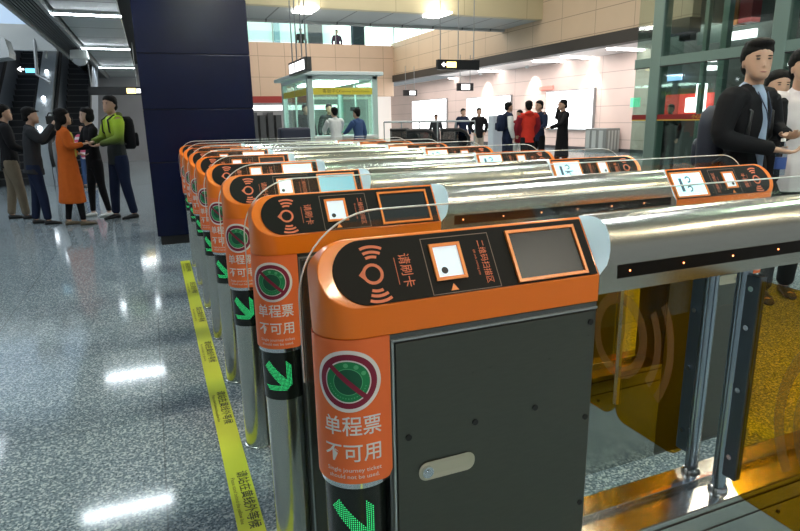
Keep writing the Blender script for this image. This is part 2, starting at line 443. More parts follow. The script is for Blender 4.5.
        for t, sz, v, wd, bo in (('单程票', .040, -.087, .103, .0011), ('不可用', .038, -.139, .103, .0011), ('Single journey ticket', .0115, -.171, .100, .0001), ('should not be used.', .0115, -.184, .092, .0001)):
            map2d(q, cut2d(*text2d(t, sz, bold=bo*.35, width=wd), .004), (lambda v: (lambda x, y: WF(O+.0003)(x+.004, y+v)))(v))
        q.build('label_lettering', white_p, lab)
        ld = MB(); ld.lathe((X(R_), R_, 0), [(.0605,.552),(.063,.552),(.063,.700),(.0605,.700)], 44)
        disp = ld.build('arrow_display', mat('display_black', (.008,.012,.01), .25), g, smooth=40)
        ar = MB()
        # dot-matrix arrow pointing down towards the lane
        def inside(u, v):
            a, b = (u-v)/1.41421, (u+v)/1.41421      # a along the down-right diagonal, b across
            if abs(b) < .0135 and -.055 < a < .036: return True
            if u > .006 and v < -.0 and False: return True
            tipx = .048; h = tipx-a
            return 0 <= h < .060 and abs(abs(b)-h) < .0115 and abs(b) < .055
        st = .0042
        for i in range(-11, 12):
            for j in range(-14, 15):
                u, v = i*st, j*st
                if inside(u, v):
                    map2d(ar, disc2d(u, v, 0, .00130, 0, 360, 6, 1), lambda x, y: W((cs-.003+x) if not right else (cs-.003-x), .626+y, .0006, .063))
        ar.build('green_arrow', led_green, disp)
    # ---- half-round beam
    bx0, bx1 = LC, L_-LR
    nt = 24; bulge = .034
    def prof(t):                     # t 0..1 near lower lip -> ridge -> far lower lip
        th = PI*t; return Vector((0, R_-R_*math.cos(th)*1.0, ZN+ (ZR-ZN)*math.sin(th)**.9))
    def xo(t):
        k = 2*t if t < .5 else 2-2*t; k = min(1, max(0, k)); c = .62
        return bulge*math.sqrt(max(0, 1-((k-c)/(c if k < c else 1-c))**2))
    rings = []
    for u in (0, .02, .5, .98, 1):
        ring = [Vector((bx0+(bx1-bx0)*u, 0, 1.005))]
        for i in range(nt+1):
            t = i/nt; p = prof(t); a = bx0+xo(t); b = bx1-xo(t); ring.append(Vector((a+(b-a)*u, p.y, p.z)))
        ring.append(Vector((bx0+(bx1-bx0)*u, W_, 1.005))); rings.append(ring)
    bm_ = MB(); bm_.loft(rings, False); 
    bm_.box((bx0, .001, 1.003), (bx1, W_-.001, 1.007))
    beam = bm_.build('top_beam', beam_steel, g, smooth=35)
    for e, sg in ((bx0, 1), (bx1, -1)):
        ef = MB()
        for h in (0, 1):
            vs = []; n = nt//2
            for i in range(n+1):
                t = i/nt if h == 0 else 1-i/nt; p = prof(t); k = i/n
                q0 = Vector((e, (R_*k) if h == 0 else W_-R_*k, ZN+(ZR-ZN)*k)); q1 = Vector((e+sg*xo(t), p.y, p.z)); vs += [q0, q1]
            ef.add(vs, [(2*i, 2*i+2, 2*i+3, 2*i+1) for i in range(n)])
        ef.build('beam_end_face', crescent, beam, smooth=40)
    for y0, y1 in ((-.0012, .001), (W_-.001, W_+.0012)):
        s = MB(); s.box((bx0+.045, y0, 1.031), (bx1-.03, y1, 1.059)); s.build('sensor_strip', black_gloss, beam)
    for i in range(6):
        x = bx0+.075+i*.145; s = MB(); s.ell((x, -.002, 1.045), (.0018,.0012,.0018), 8, 5); s.build('infrared_light', led_red, beam)
    # ---- low plinth with guide rail
    p = MB(); p.box((LC-.01, .0, 0), (L_-LR+.01, W_+.014, .405)); pl = p.build('plinth', steel, g, bevel=.003)
    p = MB(); p.box((LC, .078, .405), (L_-LR, .090, .419)); p.build('guide_rail', chrome, pl, bevel=.001)
    p = MB(); p.box((LC, -.0015, .385), (L_-LR, 0, .389)); p.box((LC, -.0015, .335), (L_-LR, 0, .338)); p.build('plinth_joint', black, pl)
    p = MB(); p.tube([(1.22, -.003, .31), (1.22, 0, .31)], .005, 12); p.build('screw', black, pl)
    # ---- pivot posts, brackets and flap doors
    for yy, sg in ((.125, 1), (.040, -1)):
        px = 1.03
        s = MB(); s.tube([(px, yy, .405), (px, yy, 1.004)], .0165, 28); post = s.build('pivot_post', post_steel, g, smooth=40)
        s = MB(); s.lathe((px, yy, 0), [(.0165,.405),(.0235,.405),(.0235,.412),(.021,.418),(.0165,.420)], 28); s.build('collar', chrome, post, smooth=40)
        hy0 = yy+sg*.013; hy1 = yy+sg*.048
        # the door glass stands across the lane and is clamped in a steel bracket
        y0 = yy+sg*.035; y1 = (.416 if sg > 0 else -.282)
        out = []
        z0, z1, r = .425, .975, .045
        ya, yb = y0, y1
        def P2(y, z): return Vector((px-.004, y, z))
        pts = [P2(ya, z1-.0), P2(ya, z0+r)]
        for i in range(1, 7):
            th = PI/2*i/6; pts.append(P2(ya+sg*(r-r*math.cos(th)), z0+r-r*math.sin(th)))
        for i in range(7):
            th = PI/2*i/6; pts.append(P2(yb-sg*(r-r*math.sin(th)), z0+r-r*math.cos(th)))
        pts.append(P2(yb, z1))
        dm = MB(); dm.prism(pts, (.010, 0, 0)); door = dm.build('flap_door', amber, g)
        dm = MB(); dm.prism([p+Vector((0,0,0)) for p in (P2(yb, z0+r), P2(yb, z1), P2(yb-sg*.003, z1), P2(yb-sg*.003, z0+r))], (.011, 0, 0)); dm.build('door_edge', glass_edge, door)
        bk = MB(); bk.box((px-.010, min(hy0, hy1), .46), (px+.012, max(hy0, hy1), .985)); bk.build('hinge_bracket', mat('bracket_steel', (.13,.16,.19), .35, .9), door, bevel=.002)
        for z in (.52, .70, .86, .955):
            b2 = MB(); b2.tube([(px-.016, (hy0+hy1)/2, z), (px-.009, (hy0+hy1)/2, z)], .0065, 14); b2.build('bolt', chrome, door)
        # printed wave motif
        wv = MB(); cy = yb
        F5 = lambda y, z: Vector((px-.0052, cy+(y-cy), .70+(z-.70)*1.25))
        h0 = 180 if sg > 0 else 0
        map2d(wv, disc2d(cy, .70, .078, .108, h0-88, h0+88, 30, 1), F5)
        for r0 in (.135, .18):
            map2d(wv, disc2d(cy, .70, r0, r0+.024, h0-36, h0+36, 24, 1), F5)
        wv.build('wave_print', amber_dk, door)
    # ---- clear guard with a rounded nose
    yg = .150
    for end in (0,):
        pts = []; z1 = 1.185; z0 = .86; r = .16
        pts.append((-.004, z0))
        for i in range(13):
            th = PI/2*i/12; pts.append((-.004+r-r*math.cos(th), z1-r+r*math.sin(th)))
        for i in range(13):
            th = PI/2*i/12; pts.append((L_+.004-r+r*math.sin(th), z1-r+r*math.cos(th)))
        pts.append((L_+.004, z0))
        m = MB(); m.prism([(x, yg, z) for x, z in pts], (0, .006, 0)); gl = m.build('guard_screen', clear, g)
        m = MB()
        n = len(pts)
        m.tube([(x, yg+.003, z) for x, z in pts], .0018, 6); m.build('screen_edge', glass_edge, gl, smooth=60)
    return g

g0 = make_gate()
NG = 8
gate_labels = [
 'orange and steel ticket gate closest to the camera, its whole side door and lock showing',
 'second ticket gate from the camera, its dark left screen just behind the closest one',
 'third ticket gate from the camera, a blue picture on its left screen',
 'fourth ticket gate from the camera, its left screen lit pale',
 'fifth ticket gate from the camera, between the pale-screened one and three smaller ones behind',
 'sixth ticket gate from the camera, third before the dark blue pillar',
 'seventh ticket gate from the camera, last but one before the blue pillar',
 'farthest ticket gate of the row, right in front of the dark blue pillar']
gates = [g0]
for i in range(1, NG):
    c = copy_tree(g0); c.location = cent+Vector((0, GS*i, 0)); gates.append(c)
for i, g in enumerate(gates):
    g['label'] = gate_labels[i]; g['group'] = 'ticket gates in a row'
    hs = [c for c in g.children if c.name.startswith('console_head')]
    for h in hs:
        me = h.data; right = sum(v.co.x for v in me.vertices)/len(me.vertices) > 0
        for s in h.children:
            if s.name.split('.')[0] == 'screen':
                m = None
                if right and i >= 1: m = screen_lit
                if not right and i == 2: m = screen_blue
                if not right and i in (3, 5): m = screen_lit
                if m:
                    s.data = s.data.copy(); s.data.materials[0] = m

# ================================================================== SETTING
tz = terrazzo()
b = MB(); b.box((-8, -5, -.2), (17, 40, 0)); struct(b.build('floor', tz))

# warning tape
def tape():
    t = thing('floor_tape', 'yellow warning tape with black Chinese and English text on the floor along the gates', 'tape', (-.055, 2, 0))
    b = MB(); b.add([(-.100, -1.2, .0), (-.012, -1.2, .0), (.004, 5.30, .0), (-.084, 5.30, .0)], [(0,1,2,3)])
    b = MB(); b.prism([(-.103, -1.2, .0005), (-.013, -1.2, .0005), (.002, 5.30, .0005), (-.086, 5.30, .0005)], (0,0,.0012)); b.build('tape_strip', tape_y, t)
    y = 5.0; step = .78
    d1 = text2d('请站在黄线外等候', .046, bold=.0006); d2 = text2d('Please stand behind the yellow line', .021)
    while y > -1.0:
        k = MB(); xc = -.105+(y+1.2)*.0026
        map2d(k, d1, lambda X, Y: Vector((xc+.058+Y, y-X, .0024)))
        map2d(k, d2, lambda X, Y: Vector((xc+.022+Y, y-X, .0024)))
        k.build('tape_lettering', tape_k, t); y -= step
tape()

# pillar
PX0, PX1, PY0, PY1 = -.272, .905, 6.25, 7.40
t = thing('square_pillar', 'square pillar clad in dark navy glossy panels at the end of the gate row', 'pillar', ((PX0+PX1)/2, (PY0+PY1)/2, 0))
b = MB(); zs = [.10, .93, 1.50, 2.08, 2.66, 3.24, 3.82]
for z0, z1 in zip(zs[:-1], zs[1:]): 
    b.box((PX0, PY0, z0+.004), (PX1, PY1, z1-.004))
b.build('cladding', tile_blue, t, bevel=.004)
b = MB(); b.box((PX0+.012, PY0+.012, .1), (PX1-.012, PY1-.012, 3.82)); b.build('core', seam, t)
b = MB(); b.box((PX0+.03, PY0+.03, 0), (PX1-.03, PY1-.03, .1)); b.build('plinth', black, t)

# left hall: ceiling at 3.03 with strip lamps, grille beam
CZ = 3.05
ceil_p = panel_mat('ceiling_panels', (.42,.45,.45), (.03,.03,.035), 1.3, 50, 1, .05, .4)
b = MB(); b.box((-1.36, -5, CZ), (-.47, 45, CZ+.08)); struct(b.build('ceiling_left', ceil_p))
dark_c = mat('ceiling_void', (.02,.021,.024), .8)
b = MB(); b.box((-1.86, -5, CZ+.45), (.1, 45, CZ+.55)); struct(b.build('ceiling_void', dark_c))
b = MB()
for i in range(7): b.box((-1.82+.048*i, -5, CZ-.06), (-1.82+.048*i+.024, 45, CZ+.05))
struct(b.build('trim_1', mat('grille_metal', (.16,.165,.165), .45, .5)))
b = MB(); b.box((-1.89, -5, CZ-.10), (-1.84, 45, CZ+.25)); b.box((-1.47, -5, CZ-.08), (-1.41, 45, CZ+.12)); struct(b.build('trim_2', mat('beam_trim', (.36,.38,.38), .45, .3)))
lampL = []
for i, y in enumerate((-2.8, 1.6, 5.9, 10.0, 14.6, 19.6, 24.6, 30)):
    t = thing('strip_lamp', '', 'lamp', (-.95, y, CZ), 'strip lamps in the low left ceiling')
    t['label'] = ['', '', '', 'nearest visible white strip lamp in the low left ceiling', 'second visible strip lamp in the low left ceiling, behind the nearest', 'third visible strip lamp in the low left ceiling', 'fourth visible strip lamp of the low left ceiling', 'farthest strip lamp in the low left ceiling, above the yellow lit sign'][i] or 'strip lamp in the low left ceiling over the viewer, reflected in the floor'
    b = MB(); b.box((-1.40, y-.075, CZ-.045), (-.46, y+.075, CZ)); b.build('lamp_body', lamp_fix, t)
    b = MB(); b.box((-1.44, y-.06, CZ-.055), (-.45, y+.06, CZ-.046)); b.build('lamp_tube', lamp_cool, t)
    lampL.append(t)

# left: side wall, bulkhead above the escalators, upper level glazing
wl = mat('left_wall', (.52,.53,.52), .3, .2, noise=.08, nscale=2)
b = MB(); b.box((-5.4, -5, 0), (-5.2, 28, 5.2)); struct(b.build('wall_left', wl))
b = MB(); b.box((-5.2, 14.3, 2.91), (-1.9, 14.5, 3.42)); struct(b.build('wall_bulkhead', mat('bulkhead_white', (.62,.65,.65), .5)))
b = MB(); b.box((-5.2, 24, 0), (1.6, 24.3, 7)); struct(b.build('wall_far_left', mat('far_left_wall', (.32,.32,.34), .5, noise=.1, nscale=1.5)))
b = MB(); b.box((-5.2, 14.6, 3.42), (-1.9, 14.7, 5.6)); struct(b.build('window_1', mat('window_pale_blue', (.4,.5,.6), .2, em=(.40,.55,.75), es=.55)))
b = MB(); b.box((-5.3, -5, 5.6), (-1.9, 24, 5.7)); struct(b.build('ceiling_upper_left', mat('upper_left_ceiling', (.3,.34,.38), .6)))

# escalators rising away from the camera
step_m = mat('escalator_step', (.035,.035,.038), .45, .6); skirt = mat('escalator_side', (.34,.38,.43), .4, .2)
def escalator(x0, x1, y0, label, n=30):
    t = thing('escalator', label, 'escalator', ((x0+x1)/2, y0, 0), 'escalators in the left hall')
    b = MB(); dy, dz = .29, .168
    for i in range(n): b.box((x0+.05, y0+.6+i*dy, max(0, i*dz-.25)), (x1-.05, y0+.6+(i+1)*dy+.02, (i+1)*dz))
    b.build('steps', step_m, t)
    b = MB()
    for i in range(n): b.box((x0+.05, y0+.597+i*dy, (i+1)*dz-.02), (x1-.05, y0+.61+i*dy, (i+1)*dz+.002))
    b.build('step_edges', mat('step_edge', (.10,.10,.10), .4, .5), t)
    for x in (x0, x1-.06):
        pr = [(y0, 0), (y0, .9), (y0+.5, 1.0), (y0+.6+n*dy, n*dz+1.0), (y0+.6+n*dy, n*dz-.3), (y0+.9, 0)]
        b = MB(); b.prism([(x, y, z) for y, z in pr], (.06, 0, 0)); b.build('balustrade', skirt, t)
        b = MB(); b.tube([(x+.03, y0, .45), (x+.03, y0-.12, .62), (x+.03, y0-.12, .85), (x+.03, y0, .97), (x+.03, y0+.5, 1.03), (x+.03, y0+.6+n*dy, n*dz+1.03)], .04, 10); b.build('handrail', black_rubber, t, smooth=50)
escalator(-3.68, -2.78, 14.8, 'left escalator rising behind the camera operator')
escalator(-2.38, -1.55, 14.8, 'right escalator rising behind the woman in the orange coat')
b = MB(); b.prism([(-2.75, 14.9, 0), (-2.75, 14.9, 1.0), (-2.75, 23.6, 6.0), (-2.75, 23.6, 0)], (.34, 0, 0)); struct(b.build('wall_between_escalators', mat('escalator_cladding', (.42,.47,.50), .4, .15, noise=.2, nscale=2)))
for i, z in enumerate((.9, 1.5, 2.1)):
    yy = 13.9+(z-.1)/.575*1.0+.3
    b = MB(); b.ell((-2.58, 15.3+i*1.25, 1.30+i*.72), (.05,.05,.05), 12, 8)
    tag(b.build('cladding_lamp', mat('small_lamp', (1,1,1), .5, em=(.9,.95,1), es=6)), ['lowest', 'middle', 'topmost'][i]+' small round lamp on the cladding between the two escalators', 'lamp', 'small lamps between the escalators')

# dome camera and round lamp near the grille
p = at_d(80, 60, 13)
t = thing('dome_camera', 'white dome camera hanging below the grille over the escalators', 'camera', p)
b = MB(); b.lathe(p, [(.0,.22),(.17,.2),(.19,.08),(.19,.02),(.01,.0)], 20); b.build('housing', white_metal, t, smooth=40)
b = MB(); b.ell(p+Vector((0,0,0)), (.15,.15,.13), 16, 10); b.build('dome', mat('dome_grey', (.5,.52,.55), .15), t, smooth=60)
b = MB(); b.tube([p+Vector((0,0,.2)), p+Vector((0,0,.62))], .03, 10); b.build('stem', grey_metal, t)

# ------------------------------------------------------------------ signs hung from the ceiling
def arrow2d(cx, cy, s, ang):
    pts = [(-1,0),(-.1,.8),(.25,.8),(-.25,.25),(1,.25),(1,-.25),(-.25,-.25),(.25,-.8),(-.1,-.8)]
    c, q = math.cos(math.radians(ang)), math.sin(math.radians(ang))
    return [(cx+s*(x*c-y*q), cy+s*(x*q+y*c)) for x, y in pts], [tuple(range(9))]
def sign(name, label, c, w, h, heading, lit, rods, top, group=None, depth=.12):
    """c centre, lit = list of (material, u0, u1, v0, v1, arrow) on the face"""
    t = thing(name, label, 'sign', c, group)
    ux = Vector((math.cos(heading), math.sin(heading), 0)); n = Vector((ux.y, -ux.x, 0)); c = Vector(c)
    def F(u, v, o=0): return c+ux*u+Vector((0,0,v))+n*o
    b = MB(); b.prism([F(-w/2,-h/2,depth/2), F(w/2,-h/2,depth/2), F(w/2,h/2,depth/2), F(-w/2,h/2,depth/2)], -n*depth); b.build('sign_box', sign_black, t)
    for m, u0, u1, v0, v1, kind in lit:
        b = MB()
        if kind == 'rect': map2d(b, rect2d(u0, v0, u1, v1), lambda x, y: F(x, y, depth/2+.004)); nm = 'lit_panel'
        elif kind == 'arrow': map2d(b, arrow2d((u0+u1)/2, (v0+v1)/2, (u1-u0)/2, v0 and 0), lambda x, y: F(x, y, depth/2+.008)); nm = 'arrow'
        elif kind == 'bars':
            k = 4; 
            for i in range(k):
                a = u0+(u1-u0)*i/k; map2d(b, rect2d(a, v0, a+(u1-u0)/k*.62, v1), lambda x, y: F(x, y, depth/2+.006))
            nm = 'sign_lettering'
        else:
            map2d(b, text2d(kind, v1-v0, width=(u1-u0)), lambda x, y: F(x+(u0+u1)/2, y+(v0+v1)/2, depth/2+.008)); nm = 'sign_lettering'
        b.build(nm, m, t)
    for u in rods:
        b = MB(); b.tube([F(u, h/2), F(u, h/2)+Vector((0,0,top-c.z-h/2))], .013 if w < 2 else .03, 8); b.build('hanger_rod', grey_metal, t)
    return t
sign('hanging_sign', 'black hanging sign with yellow lit field and white left arrow, above the distant people', at_d(458, 65, 15), 1.18, .24, 0,
     [(sign_white, -.50, -.36, -.06, .06, 'arrow'), (sign_yellow, -.35, -.08, -.07, .07, 'rect')], (-.5, .0, .45), 4.35)
sign('hanging_sign', 'small black hanging sign with a white lit square, just below the yellow arrow sign', at_d(465, 87, 21), .62, .26, 0, [(sign_white, -.18, .16, -.09, .09, 'rect')], (-.2, .2), 3.5)
sign('hanging_sign', 'smallest black hanging sign with white lit half, above the distant sitting person', at_d(410, 93, 25), .6, .24, 0, [(sign_white, -.05, .22, -.08, .08, 'rect')], (-.2, .2), 3.5)
p = at_d(299.5, 67, 12)
sign('hanging_sign', 'black double-sided hanging sign with two white lit panels, left above the service booth', p, 1.5, .26, PI/2+PI, [(sign_white, -.68, -.22, -.09, .09, 'rect'), (sign_white, -.12, .66, -.09, .09, 'rect')], (-.6, -.2, .25, .62), 4.4)
p = at_d(116, 91, 15)
sign('hanging_sign', 'long black hanging sign with a yellow lit field, left of the blue pillar', p, 1.24, .20, 0, [(sign_yellow, .25, .46, -.065, .065, 'rect'), (sign_white, .48, .58, -.05, .05, 'rect')], (-.55, .5), CZ+.3)
p = at_d(28, 71, 13)
sign('hanging_sign', 'small hanging sign with white arrow and blue lit field in front of the left escalator', p, .42, .16, 0, [(sign_white, -.19, -.06, .001, .06, 'arrow'), (sign_blue, -.04, .18, -.04, .05, 'rect')], (), 3)
t = thing('hanging_pipe', 'grey hooked metal pipe hanging over the left escalator', 'pipe', at_d(36, 60, 12.5))
b = MB(); b.tube([at_d(33, 20, 12.5), at_d(37, 75, 12.5), at_d(50, 82, 12.5)], .035, 8); b.build('pipe', grey_metal, t)
b = MB(); b.tube([at_d(45, 20, 12.7), at_d(46, 58, 12.7)], .03, 8); b.build('pipe', grey_metal, t)
b = MB(); p = at_d(3, 47, 9); b.prism([at_d(-16, 35, 9), at_d(4, 38, 9), at_d(9, 52, 9), at_d(9, 57, 9), at_d(-16, 60, 9)], (0, .5, 0)); tag(b.build('light_fitting', grey_metal, None), 'grey angular wall fitting jutting in at the upper left edge', 'fitting')

# ------------------------------------------------------------------ far wall, mezzanine, bridge
beige = panel_mat('beige_cladding_x', (.60,.44,.32), (.30,.22,.16), 1.25, .95, 0, .022, offs=(.2,.42))
beige_y = panel_mat('beige_cladding_y', (.60,.45,.31), (.33,.24,.17), 1.5, .62, 1, .02, offs=(.2,.15))
FX, BY = 11.6, 28.5
b = MB(); b.box((.6, BY, 2.5), (FX, BY+.25, 4.95)); struct(b.build('wall_mezzanine_back', beige))
FY = at_x(690, 40, FX).y
b = MB(); b.box((FX, FY, 3.50), (FX+.25, BY+.25, 5.07)); b.box((FX, FY, 5.07), (FX+.25, 17.5, 7.0)); struct(b.build('wall_mezzanine_right', beige_y))
b = MB(); b.box((FX-.06, FY, 3.20), (FX+.3, BY+.2, 3.52)); struct(b.build('trim_3', mat('dark_bulkhead', (.035,.03,.026), .5)))
b = MB(); b.box((.6, BY+.25, 4.4), (18, 40, 4.6)); b.box((FX+.25, 11.9, 3.55), (17, BY+.25, 3.65)); struct(b.build('ceiling_right', mat('white_ceiling', (.72,.69,.68), .55)))
# bridge slab crossing the atrium
b = MB(); b.box((1.0, 15.8, 4.32), (FX+.05, 16.05, 7.0)); struct(b.build('wall_bridge', panel_mat('bridge_beige', (.58,.50,.31), (.4,.33,.2), 2.2, 3, 0, .02)))
b = MB(); b.box((1.0, 16.05, 4.32), (FX, 18.1, 4.45)); b.box((1.0, 18.0, 4.25), (FX, 18.2, 4.45)); struct(b.build('ceiling_bridge', panel_mat('bridge_soffit', (.38,.40,.40), (.12,.12,.12), 1.1, 9, 0, .05)))
for x, lab in ((304, 'bright rectangular lamp under the bridge, above the double-sided sign'), (436, 'bright rectangular lamp under the bridge, above the yellow arrow sign')):
    p = at_z(x, 9 if x < 400 else 13.5, 4.32); b = MB(); b.prism([(p.x-.22, p.y-.45, 4.27), (p.x+.30, p.y-.45, 4.27), (p.x+.30, p.y+.45, 4.27), (p.x-.22, p.y+.45, 4.27)], (0,0,.04))
    tag(b.build('soffit_lamp', lamp_white), lab, 'lamp', 'lamps under the bridge')
# red sign band, openings below
b = MB(); b.box((1.0, BY-.05, 2.22), (7.3, BY+.1, 2.52)); tag(b.build('shop_sign_band', mat('red_band', (.32,.03,.025), .5)), 'dark red sign band along the foot of the beige mezzanine wall', 'sign')
b = MB(); b.box((.6, BY+4, 0), (FX, BY+4.2, 2.5)); struct(b.build('wall_passage', mat('passage_wall', (.5,.5,.5), .5)))
b = MB(); b.box((1.6, BY+1.5, 1.9), (9, BY+1.6, 2.15)); tag(b.build('passage_light_strip', mat('passage_light', (1,1,1), .5, em=(1,1,1), es=2)), 'long white light strip in the passage under the red sign band', 'lamp')
for i, x in enumerate((254, 262, 270, 278)):
    p = at_y(x, 120, 26.5); b = MB(); b.box((p.x-.12, 26.3, 0), (p.x+.12, 27.6, 1.75-.12*(i % 2)))
    tag(b.build('display_board', mat('dark_board', (.06,.065,.07), .4)), ['narrow dark board beside the blue pillar under the red band', 'second dark board from the pillar under the red band', 'third dark board from the pillar under the red band', 'dark board next to the service booth under the red band'][i], 'board', 'dark boards under the red band')
# railing of the mezzanine
def railing(name, label, a, bq, n, z0=5.0, z1=5.95):
    a = Vector(a); bq = Vector(bq); t = thing(name, label, 'railing', (a+bq)/2)
    d = (bq-a); nrm = Vector((-d.y, d.x, 0)).normalized()*.012
    m = MB(); m.prism([a+Vector((0,0,z0)), bq+Vector((0,0,z0)), bq+Vector((0,0,z1-.05)), a+Vector((0,0,z1-.05))], nrm); m.build('glass_panel', hallglass, t)
    m = MB(); m.tube([a+Vector((0,0,z1)), bq+Vector((0,0,z1))], .03, 8); m.build('handrail', grey_metal, t)
    for i in range(n+1):
        p = a+d*i/n; m = MB(); m.tube([p+Vector((0,0,z0-.05)), p+Vector((0,0,z1))], .02, 6); m.build('baluster', grey_metal, t)
    return t
railing('mezzanine_railing', 'glass railing along the far mezzanine edge', (1.0, BY+.1, 0), (FX+.1, BY+.1, 0), 7)
railing('mezzanine_railing', 'glass railing on the right-hand mezzanine edge', (FX+.12, BY+.1, 0), (FX+.12, 18.5, 0), 6, 5.1, 6.05)
# upper level beyond the railing
uw = mat('upper_wall', (.55,.68,.66), .5, em=(.55,.78,.76), es=.28)  # wall emits weakly to pass for lamplight falling on it
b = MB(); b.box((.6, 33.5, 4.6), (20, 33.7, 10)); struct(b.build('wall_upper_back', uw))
b = MB(); b.box((19.6, 12, 4.6), (19.8, 33.5, 9)); struct(b.build('wall_upper_right', mat('upper_right_wall', (.7,.7,.66), .5, em=(.9,.92,.85), es=.4)))  # emission takes the place of light falling on this wall
for i, (x0, x1, z0, z1, c) in enumerate(((9.9, 12.3, 5.1, 6.6, 'w'), (13.2, 16.3, 5.2, 7.3, 'w'), (2.9, 3.4, 4.9, 7, 'b'), (4.5, 5.0, 4.9, 7, 'b'), (8.5, 9.3, 4.9, 8, 'k'), (6.6, 6.9, 4.9, 8, 'b'), (12.5, 13.0, 4.9, 8, 'b'))):
    m = {'w': mat('bright_window', (1,1,1), .5, em=(1,1,.96), es=2.2), 'b': mat('pale_blue_panel', (.22,.36,.42), .5), 'k': mat('dark_opening', (.03,.03,.04), .6)}[c]
    b = MB(); b.box((x0, 33.3, z0), (x1, 33.45, z1)); o = b.build('window_%d' % (i+2), m); struct(o)
b = MB(); b.box((10.8, 28.0+1.2, 4.6), (12.0, 29.3, 6.25)); tag(b.build('lit_display', mat('lit_display', (1,1,1), .4, em=(.92,.97,1), es=2.2)), 'bright lit display box standing behind the mezzanine railing corner', 'display')
b = MB(); b.box((9.75, 29.2, 4.6), (10.35, 29.6, 6.9)); tag(b.build('dark_cabinet', mat('dark_navy', (.02,.03,.06), .4)), 'tall dark cabinet on the mezzanine left of the lit display', 'cabinet')

# ------------------------------------------------------------------ right hall
WX = 16
pink = panel_mat('pink_cladding', (.66,.52,.47), (.36,.27,.25), 6, .62, 1, .02, offs=(0,.18))
b = MB(); b.box((WX, 6, 0), (WX+.2, 42, 3.6)); struct(b.build('wall_right', pink))
b = MB(); b.box((FX-2, 40, 0), (WX+.2, 40.3, 4.8)); struct(b.build('wall_far_right', mat('far_bright_wall', (.85,.82,.78), .5, em=(1,.93,.85), es=.5)))  # glow makes the wall look brightly lit; it is no lamp
b = MB(); b.box((WX-.03, 6, 0), (WX, 42, .12)); struct(b.build('baseboard_right', mat('dark_skirting', (.05,.05,.055), .4)))
def poster(y0, y1, z0, z1, label):
    t = thing('light_box', label, 'light box', (WX-.05, (y0+y1)/2, z0), 'lit poster boxes on the right wall')
    b = MB(); b.box((WX-.10, y0, z0), (WX, y1, z1)); b.build('box_frame', grey_metal, t)
    b = MB(); b.box((WX-.115, y0+.06, z0+.05), (WX-.10, y1-.06, z1-.05)); b.build('lit_face', mat('poster_light', (1,1,1), .5, em=(.95,.98,1), es=2.6), t)
poster(18.30, 21.4, .78, 2.40, 'white lit poster box behind the person in the long black coat')
poster(24.2, 28.6, .7, 2.4, 'white lit poster box behind the person in the white-sleeved vest')
poster(31, 36, .7, 2.5, 'farthest white lit poster box behind the sitting person')
# bin by the wall
t = thing('recycling_bin', 'grey metal bin with slotted front against the pink wall', 'bin', (15.6, 17.3, 0))
b = MB(); b.box((15.25, 16.75, 0), (15.9, 17.9, .88)); b.build('bin_body', mat('bin_grey', (.22,.24,.23), .4, .5), t, bevel=.02)
for y in (16.9, 17.28, 17.62):
    b = MB(); b.box((15.235, y, .15), (15.25, y+.22, .8)); b.build('slot_panel', mat('bin_light', (.42,.46,.44), .4, .5), t)
for x in (15.35, 15.5, 15.65, 15.8):
    b = MB(); b.box((x, 16.735, .1), (x+.07, 16.75, .8)); b.build('slot_panel', mat('bin_light', (.42,.46,.44)), t)
# strip lamps in the right ceiling
for i, (x0, x1, y) in enumerate(((612, 640, 49), (534, 564, 61), (481, 505, 71), (594, 620, 64), (531, 552, 72), (452, 470, 78), (480, 500, 79), (566, 590, 57))):
    a = at_z((x0+x1)/2, y, 3.54); w = .75
    b = MB(); b.box((a.x-w, a.y-.09, 3.50), (a.x+w, a.y+.09, 3.55))
    tag(b.build('strip_lamp', mat('lamp_bright', (1,1,1), .5, em=(1,.96,.92), es=14)), ['strip lamp under the right mezzanine beside the glass lift', 'strip lamp under the right mezzanine, above the red jacket', 'strip lamp under the right mezzanine, near the yellow arrow sign', 'strip lamp close to the pink wall, above the grey bin', 'strip lamp close to the pink wall, above the black coat', 'farthest strip lamp on the left under the right mezzanine', 'strip lamp far back under the right mezzanine, right of the farthest', 'strip lamp under the right mezzanine, between the lift and the red jacket'][i], 'lamp', 'strip lamps under the right mezzanine')
# wall-washing downlights
for i, yy in enumerate((18.6, 22.4, 26.5)):
    b = MB(); b.lathe((15.55, yy, 3.44), [(.08,0),(.08,.1),(.02,.1)], 14); tag(b.build('downlight', lamp_fix), ['wall-washing downlight over the large poster box', 'wall-washing downlight between the poster boxes', 'wall-washing downlight farthest back on the pink wall'][i], 'lamp', 'downlights along the pink wall')
    ld = bpy.data.lights.new('downlight', 'SPOT'); ld.energy = 170; ld.spot_size = math.radians(75); ld.spot_blend = .5; ld.color = (1,.93,.82); ld.shadow_soft_size = .06
    lo = bpy.data.objects.new('downlight_beam', ld); COL.objects.link(lo); lo.location = (15.5, yy, 3.42)
    lo.rotation_euler = Vector((.42, 0, -1)).to_track_quat('-Z', 'Y').to_euler()
b = MB(); p = at_x(547, 88, WX); b.box((WX-.08, p.y-.5, p.z-.08), (WX-.02, p.y+.5, p.z+.08)); tag(b.build('wall_sign', mat('red_wall_sign', (.6,.15,.12), .5, em=(.9,.25,.2), es=.8)), 'small red lit sign high on the pink wall', 'sign')

